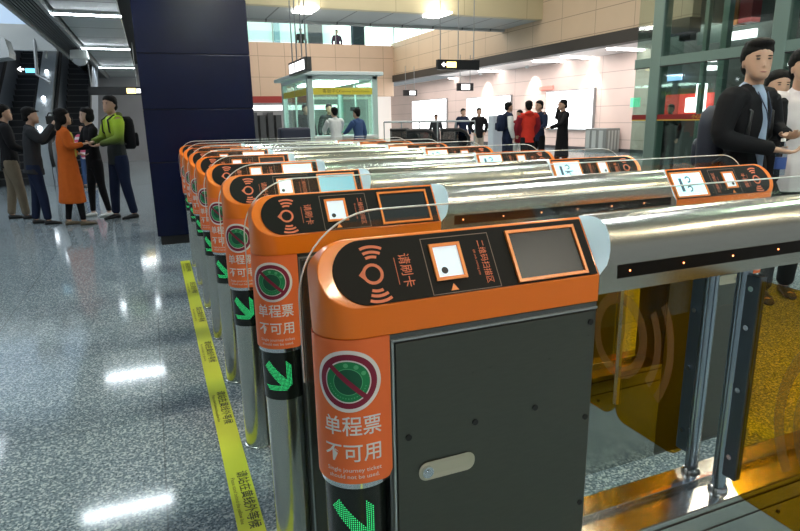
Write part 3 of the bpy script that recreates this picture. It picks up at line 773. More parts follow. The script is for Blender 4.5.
# escalator heads in the middle distance
def rail_end(x0, x1, y, D, label):
    a = at_d(x0, y, D); c = at_d(x1, y, D+.0); Y = (a.y+c.y)/2; z = a.z
    t = thing('escalator_balustrade', label, 'escalator', ((a.x+c.x)/2, Y, 0), 'escalator balustrades in the middle distance')
    pr = [(a.x, .12), (a.x, z-.03), (c.x-.25, z-.03), (c.x-.07, z-.15), (c.x-.02, z-.35), (c.x-.1, .55), (c.x-.1, .12)]
    b = MB(); b.prism([(x, Y, q) for x, q in pr], (0, .02, 0)); b.build('glass_panel', glass_mat('dark_glass', (.35,.38,.38), .12), t)
    b = MB(); b.tube([(a.x, Y, z), (c.x-.28, Y, z), (c.x-.1, Y, z-.07), (c.x, Y, z-.22), (c.x+.01, Y, z-.42), (c.x-.08, Y, z-.58)], .045, 8); b.build('handrail', black_rubber, t, smooth=50)
    b = MB(); b.box((a.x, Y-.12, 0), (c.x, Y+.14, .3)); b.build('base_casing', grey_metal, t)
rail_end(388, 419, 130, 16.5, 'leftmost dark escalator balustrade beside the service booth')
rail_end(404, 439, 131, 15.5, 'middle dark escalator balustrade in front of the distant people')
rail_end(438, 472, 130, 16.0, 'rightmost dark escalator balustrade, next to the man in beige trousers')
t = thing('steel_railing', 'thin steel railing behind the escalator balustrades', 'railing', at_z(420, 150, 0))
b = MB(); a = at_d(384, 122, 19); c = at_d(475, 121, 18); b.tube([a, c], .03, 8); b.build('top_rail', grey_metal, t)
for k in range(6):
    q = a.lerp(c, k/5); b = MB(); b.tube([q, Vector((q.x, q.y, 0))], .022, 6); b.build('baluster', grey_metal, t)
b = MB(); p = at_d(497, 128, 17); b.box((p.x-.22, p.y-.15, 0), (p.x+.22, p.y+.15, p.z+.35)); tag(b.build('ticket_machine', mat('machine_grey', (.5,.55,.62), .4), bevel=.03), 'pale grey machine behind the man in the vest', 'machine')
b = MB(); p = at_d(419, 150, 17.5)

# ------------------------------------------------------------------ service booth
kx0, kx1, ky0, ky1, kz = 3.45, 5.12, 13.75, 16.7, 2.42
t = thing('service_booth', 'glass service booth with pale posts, white roof and yellow band', 'booth', ((kx0+kx1)/2, (ky0+ky1)/2, 0))
pg = mat('booth_post', (.48,.62,.58), .35)
for (x, y) in ((kx0, ky0), (kx1, ky0), (kx0, ky1), (kx1, ky1)):
    b = MB(); b.box((x-.05, y-.05, 0), (x+.09, y+.09, kz)); b.build('corner_post', pg, t, bevel=.01)
for (x, y) in ((kx0+.85, ky1), (kx0, (ky0+ky1)/2), (kx1, (ky0+ky1)/2)):
    b = MB(); b.box((x-.02, y-.02, 0), (x+.02, y+.02, kz)); b.build('mullion', pg, t)
b = MB(); b.box((kx0-.22, ky0-.15, kz), (kx1+.22, ky1+.25, kz+.09)); b.box((kx0-.05, ky0-.05, kz-.10), (kx1+.09, ky1+.05, kz)); b.build('roof', mat('booth_roof', (.66,.76,.76), .4), t, bevel=.015)
for a, c in (((kx0, ky0), (kx1, ky0)), ((kx0, ky0), (kx0, ky1)), ((kx1, ky0), (kx1, ky1)), ((kx0, ky1), (kx1, ky1))):
    dx, dy = (0, .012) if a[1] == c[1] else (.012, 0)
    b = MB(); b.box((a[0], a[1], .95), (c[0]+dx, c[1]+dy, kz-.1)); b.build('glass_wall', hallglass, t)
    b = MB(); b.box((a[0]-.01, a[1]-.01, 0), (c[0]+dx+.02, c[1]+dy+.02, .95)); b.build('lower_panel', mat('booth_panel', (.52,.55,.55), .4), t)
b = MB(); b.box((kx0+.05, ky0-.02, 1.97), (kx1, ky0, 2.13)); b.box((kx0-.02, ky0, 1.97), (kx0, ky1, 2.13)); yb = b.build('yellow_band', mat('band_yellow', (.78,.66,.06), .45), t)
b = MB(); 
map2d(b, text2d('客服中心', .11), lambda x, y: Vector((kx0+.55+x, ky0-.023, 2.05+y))); map2d(b, text2d('Customer Service Centre', .075), lambda x, y: Vector((kx0+1.15+x, ky0-.023, 2.045+y)))
b.build('band_lettering', mat('band_print', (.2,.16,.02), .5), yb)
b = MB(); b.box((kx0+.05, ky0-.25, .92), (kx1, ky0+.5, .98)); b.build('counter', mat('counter_white', (.65,.68,.68), .3), t)
b = MB(); b.box((kx0+1.0, ky1-.5, 1.2), (kx1-.05, ky1-.2, 1.26)); b.box((kx0+1.0, ky1-.5, .8), (kx1-.05, ky1-.2, .86)); b.build('shelf', mat('shelf_pale', (.4,.5,.52), .4), t)
b = MB(); b.box((kx0+.3, ky0+.3, kz-.14), (kx1-.3, ky1-.4, kz-.11)); b.build('ceiling_lamp', mat('booth_lamp', (1,1,1), .5, em=(.95,1,.98), es=9), t)
p = at_d(355, 109, 16.2); b = MB(); b.box((p.x-.13, p.y, p.z-.05), (p.x+.13, p.y+.03, p.z+.05)); tag(b.build('number_plate', sign_black), 'small black plate on the rear glass inside the booth', 'plate')
p = at_d(294, 132, 13.6); b = MB(); b.box((p.x-.35, p.y-.2, p.z-.25), (p.x+.35, p.y+.2, p.z+.1)); 
o = b.build('folded_bag', mat('dark_bag', (.02,.025,.05), .6), None, bevel=.06, bseg=3); tag(o, 'dark blue bag on a stand just left of the booth corner post', 'bag')
b = MB(); b.box((p.x-.3, p.y-.18, 0), (p.x+.3, p.y+.18, p.z-.25)); tag(b.build('side_stand', grey_metal), 'grey stand carrying the dark blue bag left of the booth', 'stand')

# ------------------------------------------------------------------ glass lift shaft at the right
EX = 10.2
ey0, ey1 = 4.2, at_x(632, 120, EX).y
t = thing('glass_lift_shaft', 'glass lift enclosure with pale green steel posts and a red safety band', 'lift', (EX, (ey0+ey1)/2, 0))
gp = mat('lift_post', (.19,.27,.235), .35, .3)
yp = [at_x(652, 120, EX).y, at_x(770, 120, EX).y]
for i, y in enumerate(yp):
    b = MB(); b.box((EX-.05, y-.15, 0), (EX+.2, y+.15, 7)); b.build('steel_post', gp, t, bevel=.02)
b = MB(); b.box((EX+1.2, yp[0]-.7, 0), (EX+1.35, yp[0]-.55, 7)); b.build('steel_post', gp, t)
for yy in (yp[0]-.1,):
    b = MB(); b.box((EX+1.3, yy, 0), (EX+1.4, yy+.1, 7)); b.build('steel_post', gp, t)
b = MB(); b.box((EX, ey0, 0), (EX+.02, ey1, 7)); b.build('glass_wall', liftglass, t)
b = MB(); b.box((EX, ey1-.02, 0), (EX+1.39, ey1, 3.15)); b.build('glass_wall', liftglass, t)
b = MB(); b.box((EX-.04, ey0, 2.37), (EX+.12, ey1, 2.56)); b.build('transom', gp, t)
b = MB(); b.box((EX-.045, ey0, 2.345), (EX-.03, ey1, 2.365)); b.build('transom_joint', black, t)
b = MB(); b.box((EX-.012, ey0, 1.22), (EX-.004, ey1, 1.345)); rb = b.build('red_safety_band', mat('safety_red', (.22,.012,.012), .45), t)
b = MB(); b.box((EX-.014, ey0, 1.215), (EX-.003, ey1, 1.235)); b.build('yellow_line', mat('line_yellow', (.6,.4,.05), .5), rb)
b = MB(); map2d(b, text2d('小心玻璃', .1), lambda x, y: Vector((EX-.016, at_x(700, 118, EX).y-x, 1.29+y))); b.build('band_lettering', mat('line_yellow', (.6,.4,.05), .5), rb)
# shop beyond the shaft
b = MB(); b.box((13.6, 2.0, 0), (13.8, at_x(664, 100, 13.6).y, 7)); struct(b.build('wall_shop', mat('shop_dark', (.05,.065,.06), .4, noise=.4, nscale=1.2)))
def on_shop(x0, y0, x1, y1, nm, m, label, cat, X=13.5, dep=.08, group=None):
    a = at_x(x0, y0, X); c = at_x(x1, y1, X)
    b = MB(); b.box((X-dep, min(a.y, c.y), min(a.z, c.z)), (X, max(a.y, c.y), max(a.z, c.z))); return tag(b.build(nm, m), label, cat, group)
on_shop(668, 95, 728, 116, 'shop_sign', mat('shop_red', (.55,.04,.03), .5, em=(.9,.06,.04), es=.45), 'red lit shop sign seen through the lift glass', 'sign')
wl_ = mat('shop_white_light', (1,1,1), .5, em=(1,1,1), es=2.5)
on_shop(699, 84, 705, 112, 'shop_lamp', wl_, 'tall white lamp in front of the red shop sign', 'lamp', 13.35)
on_shop(688, 98, 700, 112, 'shop_lamp', wl_, 'squat white lit figure left of the tall lamp on the red shop sign', 'lamp', 13.37)
for k, x in enumerate((703, 708, 713)):
    on_shop(x, 58, x+4, 61.5, 'ceiling_spot', wl_, ['left', 'middle', 'right'][k]+' of the three upper square spots seen through the lift glass', 'lamp', group='square spots behind the lift')
    on_shop(x, 66, x+4, 70, 'ceiling_spot', wl_, ['left', 'middle', 'right'][k]+' of the three lower square spots seen through the lift glass', 'lamp', group='square spots behind the lift')
on_shop(722, 34, 757, 37, 'strip_lamp', wl_, 'white strip lamp seen through the upper lift glass above the man', 'lamp')
on_shop(653, 72, 656, 88, 'strip_lamp', wl_, 'short upright white lamp seen behind the lift post', 'lamp')
on_shop(660, 5, 690, 23, 'dark_box', black, 'black box high behind the lift glass', 'box', 12.3, .4)
on_shop(700, 0, 722, 27, 'lift_machinery', mat('grey_green', (.16,.2,.19), .5), 'grey green machinery behind the upper lift glass', 'machinery', 12.8, .3)
on_shop(734, 0, 746, 25, 'orange_machinery', mat('machine_orange', (.35,.12,.02), .5), 'orange machinery at the top behind the lift glass', 'machinery', 12.9, .3)
on_shop(750, 0, 760, 22, 'red_machinery', mat('machine_red', (.25,.02,.02), .5), 'red machinery at the top behind the lift glass', 'machinery', 12.9, .3)
on_shop(659, 76, 682, 80, 'blue_lamp', mat('blue_light', (.4,.6,1), .5, em=(.35,.55,1), es=1.5), 'bluish lamp seen through the lift glass above the red band', 'lamp')
on_shop(632, 98, 640, 107, 'green_sign', mat('green_light', (.2,.8,.5), .5, em=(.15,.75,.4), es=.8), 'green lit exit sign at the left edge of the lift glass', 'sign', 13.0, .05)
on_shop(700, 28, 722, 42, 'grey_panel', mat('panel_greenish', (.36,.45,.42), .5), 'pale grey green panel behind the upper lift glass', 'panel', 12.5, .05)
on_shop(686, 30, 696, 40, 'speaker_box', black, 'small black speaker hanging behind the lift glass', 'speaker', 12.4, .2)

# ================================================================== CEILING OVER THE GATES
b = MB(); b.box((-.2, -5, 3.55), (9.6, 5.6, 3.65)); struct(b.build('ceiling_gates', mat('gate_ceiling', (.10,.11,.11), .6)))
def spot_lamp(x, y, z, w, h, col, e, name='ceiling_light', group='lamps over the gates', vis=True):
    b = MB(); b.box((x-w/2, y-h/2, z-.03), (x+w/2, y+h/2, z+.01)); m = mat('lamp_%s' % str(col), (1,1,1), .5, em=col, es=e)
    return tag(b.build(name, m), 'rectangular lamp in the ceiling over the gate row, above the picture', 'lamp', group)
for x in (.9, 2.6, 4.6, 6.8):
    for k, y in enumerate((-2.2, .3, 2.6, 4.9)):
        spot_lamp(x, y, 3.55, .42, .2, [(1,.86,.62), (.72,1,.78), (1,.9,.72), (.85,.9,1)][(k+int(x)) % 4], 88)

# ================================================================== PEOPLE
skin_m = mat('skin', (.50,.30,.21), .5, noise=.06, nscale=8); skin2 = mat('skin_pale', (.62,.42,.32), .5)
hair_m = mat('hair_black', (.006,.0055,.0055), .7, spec=.15, bump=.3, nscale=120)
def remesh(name, mb, vox, m, parent, smooth_it=4):
    """fuse overlapping closed shapes into one continuous surface"""
    me = bpy.data.meshes.new('tmp'); me.from_pydata(mb.v, [], mb.f)
    bm = bmesh.new(); bm.from_mesh(me); bmesh.ops.recalc_face_normals(bm, faces=bm.faces); bm.to_mesh(me); bm.free()
    ob = bpy.data.objects.new('tmp', me); COL.objects.link(ob)
    r = ob.modifiers.new('r', 'REMESH'); r.mode = 'VOXEL'; r.voxel_size = vox
    s = ob.modifiers.new('s', 'SMOOTH'); s.factor = .5; s.iterations = smooth_it
    dg = bpy.context.evaluated_depsgraph_get(); dg.update()
    out = bpy.data.meshes.new_from_object(ob.evaluated_get(dg)); bpy.data.objects.remove(ob); bpy.data.meshes.remove(me)
    out.name = name; out.materials.clear(); out.materials.append(m)
    out.polygons.foreach_set('use_smooth', [True]*len(out.polygons))
    o = bpy.data.objects.new(name, out); COL.objects.link(o); o.parent = parent
    return o
def limb(mb, pts, radii, n=14, k=6, flat=False):
    """smooth tube through the joints with elliptical sections"""
    pts = [Vector(p) for p in pts]
    P = []; Rr = []
    for i in range(len(pts)-1):
        for j in range(k):
            t = j/k; P.append(pts[i].lerp(pts[i+1], t)); a, c = radii[i], radii[i+1]
            a = a if isinstance(a, tuple) else (a, a); c = c if isinstance(c, tuple) else (c, c)
            tt = t*t*(3-2*t); Rr.append((a[0]+(c[0]-a[0])*tt, a[1]+(c[1]-a[1])*tt))
    P.append(pts[-1]); a = radii[-1]; Rr.append(a if isinstance(a, tuple) else (a, a))
    for _ in range(2): P = [P[0]]+[(P[i-1]+P[i]*2+P[i+1])/4 for i in range(1, len(P)-1)]+[P[-1]]
    rings = []
    def frame(t):
        ref = Vector((1,0,0)) if abs(t.x) < .85 else Vector((0,0,1))
        a = (ref-t*ref.dot(t)).normalized(); return a, t.cross(a)
    T = [(P[min(i+1, len(P)-1)]-P[max(i-1, 0)]).normalized() for i in range(len(P))]
    seq = ([] if flat else [(P[0]-T[0]*Rr[0][1]*.5, (Rr[0][0]*.6, Rr[0][1]*.6), T[0])])+list(zip(P, Rr, T))+[(P[-1]+T[-1]*Rr[-1][1]*.5, (Rr[-1][0]*.6, Rr[-1][1]*.6), T[-1])]
    for p, r, tt in seq:
        a, b_ = frame(tt); rings.append([p+a*math.cos(2*PI*j/n)*r[0]+b_*math.sin(2*PI*j/n)*r[1] for j in range(n)])
    mb.loft(rings)

def person(label, pos, heading, H, arms=None, stride=.05, top=None, bottom=None, shoes=None, hair='short', coat=None, coat_len=0,
           skin=None, female=False, head_turn=0, lean=0, vox=.011, cut='jacket', group=None, sleeve=None, inner=None, seated=False, face=True, hair_mat=None, tilt=0, scarf=None, hood=None):
    t = thing('person', label, 'person', (0,0,0), group)
    sk = skin or skin_m; sw = .104 if not female else .092
    q = lambda x, y, z: Vector((x, y + lean*max(0, z-.5)*1.0, z))*H
    # joints (local: x right, y forward)
    hipz = .50
    if seated:
        LJ = [[(s*.052, -.0, .30), (s*.062, .22, .30), (s*.062, .21, .045)] for s in (-1, 1)]
        dz = -.22
    else:
        LJ = [[(s*.050, 0, hipz), (s*.055, s*stride*.5+.012, .275), (s*.060, s*stride, .045)] for s in (-1, 1)]
        dz = 0
    Q = lambda x, y, z: q(x, y, z+dz) if seated else q(x, y, z)
    arms = arms or {}
    AJ = {}
    for s, nm in ((-1, 'l'), (1, 'r')):
        el, wr = arms.get(nm, ((s*(sw+.045), -.015, .640), (s*(sw+.045), .035, .485)))
        AJ[s] = [(s*sw, 0, .805), el, wr]
    rotm = Matrix.Rotation(head_turn, 3, 'Z')
    hc = Q(0, .010, .868)
    def HD(x, y, z):            # head coordinates, origin at neck top
        v = rotm @ (Matrix.Rotation(tilt, 3, 'X') @ Vector((x, y, z))); return hc+v*H
    # --- body
    b = MB()
    k = .86
    limb(b, [Q(0,0,.50), Q(0,.004,.56), Q(0,0,.63), Q(0,.004,.72), Q(0,0,.79), Q(0,0,.82)], [(.083*k,.058*k),(.086*k,.060*k),(.072*k,.050*k),(.088*k,.056*k),(.085*k,.045*k),(.04,.035)])
    limb(b, [Q(0,-.004,.80), HD(0,-.004,-.005), HD(0,.0,.03)], [(.036,.036),(.030,.032),(.030,.032)])
    for s in (-1, 1):
        a = [Q(*p) for p in AJ[s]]; limb(b, [Q(s*.06,0,.80)]+a, [.030,.033,.025,.0165] if not female else [.026,.028,.021,.0145])
        d = (a[2]-a[1]).normalized(); side = d.cross(Vector((0,0,1)) if abs(d.z) < .8 else Vector((0,1,0))).normalized(); nrm = side.cross(d).normalized()
        if nrm.y < 0 or (abs(nrm.y) < .2 and nrm.x*s > 0): nrm = -nrm      # palm normal
        hs = H*.95
        # palm
        pw = a[2]+d*.008*hs
        rings = []
        for f, w_, th in ((-.01,.013,.011),(.012,.019,.011),(.035,.023,.010),(.052,.022,.008)):
            c = pw+d*f*hs
            rings.append([c+side*math.cos(2*PI*j/12)*w_*hs+nrm*math.sin(2*PI*j/12)*th*hs for j in range(12)])
        b.loft(rings)
        for i, (o_, ln) in enumerate(((-.0165,.036),(-.0055,.042),(.0055,.040),(.0165,.032))):
            f0 = pw+d*.048*hs+side*o_*hs; f1 = f0+d*ln*.45*hs+nrm*ln*.12*hs; f2 = f1+d*ln*.35*hs+nrm*ln*.35*hs; f3 = f2+d*ln*.1*hs+nrm*ln*.35*hs
            b.tube([f0-d*.012*hs, f0, f1, f2, f3], [.0052*hs,.0052*hs,.0047*hs,.0042*hs,.0034*hs], 8)
        f0 = pw+d*.012*hs-side*.018*hs*s; f1 = f0+d*.02*hs-side*.014*hs*s+nrm*.010*hs; f2 = f1+d*.018*hs-side*.001*hs*s+nrm*.008*hs
        b.tube([f0, f1, f2], [.007*hs,.006*hs,.0045*hs], 8)
    for i in (0, 1):
        l = [q(*p) for p in LJ[i]]; limb(b, [l[0]+Vector((0,0,.03*H)), l[0], l[1], l[2]], [(.038,.040),(.042,.044),.030,.020])
        limb(b, [l[2]+Vector((0,-.012*H,-.022*H)), l[2]+Vector((0,.075*H,-.030*H))], [(.022,.018),(.018,.010)])
    b.v = [v for v in b.v]
    # radii above are fractions of height for tubes given as plain numbers
    return t, b, Q, q, HD, AJ, LJ, dict(label=label, pos=pos, heading=heading, H=H, top=top, bottom=bottom, shoes=shoes, hair=hair, coat=coat, coat_len=coat_len, sk=sk, female=female, vox=vox, sleeve=sleeve, inner=inner, seated=seated, face=face, hair_mat=hair_mat, sw=sw, scarf=scarf, hood=hood)

# limb() receives radii as fractions: scale them by a global while one figure is built
_limb = limb
class Scale: H = 1.7
def limb(mb, pts, radii, n=14, k=6, flat=False):
    rr = [(r[0]*Scale.H, r[1]*Scale.H) if isinstance(r, tuple) else (r*Scale.H, r*Scale.H) for r in radii]
    _limb(mb, pts, rr, n, k, flat)

def build_person(label, pos, heading, H=1.7, **kw):
    Scale.H = H
    t, b, Q, q, HD, AJ, LJ, o = person(label, pos, heading, H, **kw)
    fem = o['female']; vox = o['vox']; sw = o['sw']
    # --- head: skull and jaw rings, nose, ears
    rings = []
    prof = [(-.004,.010,.012,.040),(.004,.022,.024,.036),(.016,.031,.036,.024),(.032,.037,.044,.014),(.050,.041,.050,.006),(.068,.0435,.054,.0),(.086,.0435,.055,-.002),(.103,.040,.050,-.003),(.116,.032,.040,-.004),(.125,.020,.025,-.005),(.1285,.006,.008,-.005)]
    for z, rx, ry, oy in prof:
        rings.append([HD(rx*math.cos(2*PI*j/20), oy+.004+ry*math.sin(2*PI*j/20), z) for j in range(20)])
    b.loft(rings)
    b.add([HD(-.006,.054,.062), HD(.006,.054,.062), HD(0,.050,.080), HD(0,.071,.040), HD(-.011,.054,.036), HD(.011,.054,.036), HD(0,.05,.03)],
          [(0,2,3),(2,1,3),(0,3,4),(3,1,5),(4,3,6),(3,5,6),(0,4,6,5,1,2)])
    for s in (-1, 1):
        rr = []
        for u in range(7):
            th = PI*(u+.05)/6.1; rr.append([HD(s*.0435+s*.004*math.sin(th)*math.cos(2*PI*j/8), -.004+.010*math.sin(th)*math.sin(2*PI*j/8), .056-.018*math.cos(th)) for j in range(8)])
        b.loft(rr)
    remesh('body', b, vox*.8 if vox < .01 else vox, o['sk'], t, 3)
    if o['face']:
        for s in (-1, 1):
            e = MB(); rr = []
            def el(cx, cy, cz, rx, ry, rz, mb):
                rg = []
                for u in range(7):
                    th = PI*(u+.05)/6.1; rg.append([HD(cx+rx*math.sin(th)*math.cos(2*PI*j/10), cy+ry*math.sin(th)*math.sin(2*PI*j/10), cz-rz*math.cos(th)) for j in range(10)])
                mb.loft(rg)
            el(s*.0175, .0535, .0655, .0075, .004, .0028, e); e.build('eye', mat('eye_dark', (.03,.02,.018), .3), t)
            e = MB(); el(s*.0185, .0530, .0755, .0105, .0035, .0018, e); e.build('eyebrow', hair_m, t)
        e = MB(); el(0, .0610, .0225, .012, .0045, .0025, e); e.build('mouth', mat('lips', (.34,.14,.12), .5), t)
    # --- hair
    hm = o['hair_mat'] or hair_m; h = MB()
    def hell(cx, cy, cz, rx, ry, rz):
        rg = []
        for u in range(11):
            th = PI*(u+.05)/10.1; rg.append([HD(cx+rx*math.sin(th)*math.cos(2*PI*j/18), cy+ry*math.sin(th)*math.sin(2*PI*j/18), cz-rz*math.cos(th)) for j in range(18)])
        h.loft(rg)
    if o['hair'] != 'none':
        hell(0, -.005, .096, .0500, .0590, .0430); hell(0, -.014, .078, .0515, .0460, .047); hell(0, -.028, .045, .041, .034, .036)
        if o['hair'] == 'quiff':
            hell(.0, .014, .118, .043, .044, .022); hell(.010, .036, .114, .024, .018, .013); hell(-.015, .008, .124, .026, .026, .011); hell(.018, -.012, .122, .024, .03, .012)
        if o['hair'] in ('long', 'tied'):
            hell(0, -.024, .05, .047, .040, .055); hell(.034, -.004, .045, .016, .034, .05); hell(-.034, -.004, .045, .016, .034, .05)
        if o['hair'] == 'long': hell(0, -.036, -.012, .044, .026, .065)
        if o['hair'] == 'cap': hell(0, .045, .098, .036, .034, .006)
        remesh('hair', h, max(.006, vox*.8), hm, t, 2)
    # --- top garment
    m = MB(); g = .008 if fem else .010
    if o['top']:
        rr = [(.100,.074),(.095,.070),(.083,.060),(.098,.066),(.099,.058),(.052,.040)]
        if fem: rr = [(a*.9, c*.95) for a, c in rr]
        limb(m, [Q(0,0,.455), Q(0,.004,.55), Q(0,0,.63), Q(0,.004,.72), Q(0,0,.785), Q(0,-.004,.835)], rr, flat=True)
        for s in (-1, 1):
            a = [Q(*p) for p in AJ[s]]; d = (a[2]-a[1])
            limb(m, [Q(s*.055,0,.80), a[0], a[1], a[2]-d*.04], [.042,.044,.036,.026] if not fem else [.034,.038,.031,.023])
        remesh('jacket', m, vox, o['top'], t, 3)
        c = MB(); limb(c, [Q(0,-.006,.815), Q(0,-.004,.842)], [(.048,.044),(.041,.040)]); remesh('collar', c, vox, o['inner'] or o['top'], t, 2)
    if o['sleeve']:
        for s in (-1, 1):
            c = MB(); a = [Q(*p) for p in AJ[s]]; d = a[2]-a[1]
            limb(c, [a[0]+(a[1]-a[0])*.12, a[1], a[2]-d*.06], [.0455,.0385,.029]); remesh('sleeve', c, vox, o['sleeve'], t, 2)
    # --- trousers
    if o['bottom']:
        m = MB()
        if not o['seated']: limb(m, [Q(0,0,.46), Q(0,0,.50), Q(0,0,.60)], [(.080,.058),(.088,.064),(.078,.056)])
        for i in (0, 1):
            l = [q(*p) for p in LJ[i]]; l2 = l[2].copy(); l2.z += .012*H
            limb(m, [l[0]+Vector((0,0,.02*H)), l[0]-Vector((0,0,.02*H)) if not o['seated'] else l[0], l[1], l2], [(.050,.056),(.052,.060),.041,.033] if not fem else [(.046,.052),(.047,.054),.035,.025])
        remesh('trousers', m, vox, o['bottom'], t, 3)
    # --- coat skirt
    if o['coat_len']:
        m = MB(); z0 = .50-o['coat_len']
        limb(m, [Q(0,-.005,z0), Q(0,0,(z0+.5)/2), Q(0,0,.50), Q(0,0,.62), Q(0,.003,.72), Q(0,0,.79)], [(.128,.108),(.118,.096),(.103,.082),(.090,.070),(.098,.071),(.092,.055)] if fem else [(.110,.085),(.105,.08),(.1,.072),(.093,.066),(.1,.068),(.1,.055)], flat=True)
        remesh('coat', m, vox, o['coat'] or o['top'], t, 3)
    if o['scarf']:
        m = MB(); limb(m, [Q(-.04,.03,.80), Q(0,.05,.79), Q(.035,.055,.70), Q(.03,.065,.60)], [.018,.02,.02,.014]); remesh('scarf', m, vox, o['scarf'], t, 2)
    if o['hood']:
        m = MB(); limb(m, [Q(-.05,-.03,.83), Q(0,-.05,.845), Q(.05,-.03,.83)], [.024,.030,.024]); remesh('hood', m, vox, o['hood'], t, 2)
    # --- shoes
    for i in (0, 1):
        l = q(*LJ[i][2]); m = MB()
        base = Vector((l.x, l.y, 0))
        rings = []
        for yy, w, hh in ((-.035,.016,.030),(-.020,.023,.045),(.0,.024,.042),(.03,.025,.034),(.06,.027,.026),(.085,.022,.020),(.096,.012,.013)):
            rings.append([base+Vector((w*math.cos(th)*H, (yy+.005)*H, max(0, hh*.5+hh*.5*math.sin(th))*H)) for th in [2*PI*j/14 for j in range(14)]])
        m.loft(rings); oo = m.build('shoe', o['shoes'] or black, t, smooth=60)
    t.location = Vector(pos); t.rotation_euler = (0, 0, heading-PI/2)
    return t, Q, HD

cl = lambda n, c, r=.8: mat('cloth_'+n, c, r, spec=.1, noise=.12, nscale=15)
blackc = cl('black', (.012,.012,.014)); navy = cl('navy', (.015,.022,.05)); khaki = cl('khaki', (.17,.14,.10)); charcoal = cl('charcoal', (.03,.032,.036))
orangec = cl('orange', (.52,.11,.018)); white_shirt = cl('white', (.62,.58,.60)); blue_shirt = cl('pale_blue', (.30,.38,.52)); redc = cl('red', (.62,.04,.025)); beigec = cl('beige', (.42,.36,.29))
whitec = cl('off_white', (.70,.72,.70)); darkred = cl('dark_red', (.25,.02,.03)); denim = cl('denim_blue', (.05,.09,.20))
rad = math.radians
def deg(a): return rad(a)

# green-to-black jacket
def split_mat(name, c1, c2, z0, z1):
    m = bpy.data.materials.new(name); m.use_nodes = True; nt = m.node_tree; N = nt.nodes; L = nt.links; b = N['Principled BSDF']
    tc = N.new('ShaderNodeTexCoord'); sp = N.new('ShaderNodeSeparateXYZ'); L.new(tc.outputs['Object'], sp.inputs[0])
    mr = N.new('ShaderNodeMapRange'); mr.inputs[1].default_value = z0; mr.inputs[2].default_value = z1; L.new(sp.outputs[2], mr.inputs[0])
    mx = N.new('ShaderNodeMix'); mx.data_type = 'RGBA'; mx.inputs[6].default_value = (*c1, 1); mx.inputs[7].default_value = (*c2, 1); L.new(mr.outputs[0], mx.inputs[0])
    L.new(mx.outputs[2], b.inputs['Base Color']); b.inputs['Roughness'].default_value = .8; return m
def stripe_mat(name, c1, c2, per):
    m = bpy.data.materials.new(name); m.use_nodes = True; nt = m.node_tree; N = nt.nodes; L = nt.links; b = N['Principled BSDF']
    tc = N.new('ShaderNodeTexCoord'); sp = N.new('ShaderNodeSeparateXYZ'); L.new(tc.outputs['Object'], sp.inputs[0])
    d = N.new('ShaderNodeMath'); d.operation = 'MODULO'; d.inputs[1].default_value = per; L.new(sp.outputs[2], d.inputs[0])
    c = N.new('ShaderNodeMath'); c.operation = 'LESS_THAN'; c.inputs[1].default_value = per/2; L.new(d.outputs[0], c.inputs[0])
    mx = N.new('ShaderNodeMix'); mx.data_type = 'RGBA'; mx.inputs[6].default_value = (*c1, 1); mx.inputs[7].default_value = (*c2, 1); L.new(c.outputs[0], mx.inputs[0])
    L.new(mx.outputs[2], b.inputs['Base Color']); b.inputs['Roughness'].default_value = .8; return m

def fl(x, y): p = at_z(x, y, 0); return (p.x, p.y, 0)
arm_fwd = lambda s, w=.10: ((s*.135, .04, .66), (s*w, .15, .66))
# ---- left group
build_person('person in black jacket and khaki trousers at the left edge, facing right', fl(20, 219), deg(15), 1.66, top=blackc, bottom=khaki, arms={'r': ((.15,.02,.65), (.10,.12,.60)), 'l': ((-.15,.02,.65), (-.1,.12,.6))})
tB, QB, HB = build_person('camera operator in dark jacket holding a video camera at eye height', fl(43, 224), deg(5), 1.60, top=charcoal, bottom=navy, hair='cap', lean=.06, coat=charcoal, coat_len=.06,
    arms={'r': ((.14,.08,.72), (.06,.17,.85)), 'l': ((-.14,.07,.70), (-.05,.19,.80))}, face=False)
build_person('person in long orange coat with dark long hair, seen from the side', fl(77, 225), deg(15), 1.57, top=orangec, bottom=blackc, female=True, hair='long', coat=orangec, coat_len=.30, shoes=khaki,
    arms={'r': ((.13,.0,.68), (.07,.12,.70)), 'l': ((-.13,.0,.66), (-.08,.10,.62))}, scarf=cl('yellow_scarf', (.5,.42,.08)))
build_person('small person in pink and white striped top behind the orange coat', fl(91, 187), deg(250), 1.38, top=stripe_mat('pink_stripes', (.75,.66,.68), (.62,.10,.18), .11), bottom=denim, female=True, hair='long',
    arms={'r': ((.13,.03,.68), (.10,.12,.62))})
build_person('person in black jacket facing the orange coat, beside the man with the green shoulders', fl(102, 216), deg(205), 1.60, top=blackc, bottom=blackc, shoes=whitec, female=True, hair='tied', skin=skin2,
    arms={'r': ((.13,.05,.66), (.06,.14,.62)), 'l': ((-.12,.06,.66), (-.04,.15,.64))})
tF, QF, HF = build_person('tall person in jacket with bright green shoulders fading to black', fl(126, 218), deg(205), 1.75, top=split_mat('green_black_cloth', (.008,.014,.014), (.42,.62,.03), 1.06, 1.36), bottom=navy, head_turn=deg(25), hood=cl('olive', (.10,.12,.04)),
    arms={'r': ((.14,.05,.66), (.07,.15,.64)), 'l': ((-.145,.03,.66), (-.05,.14,.62))})

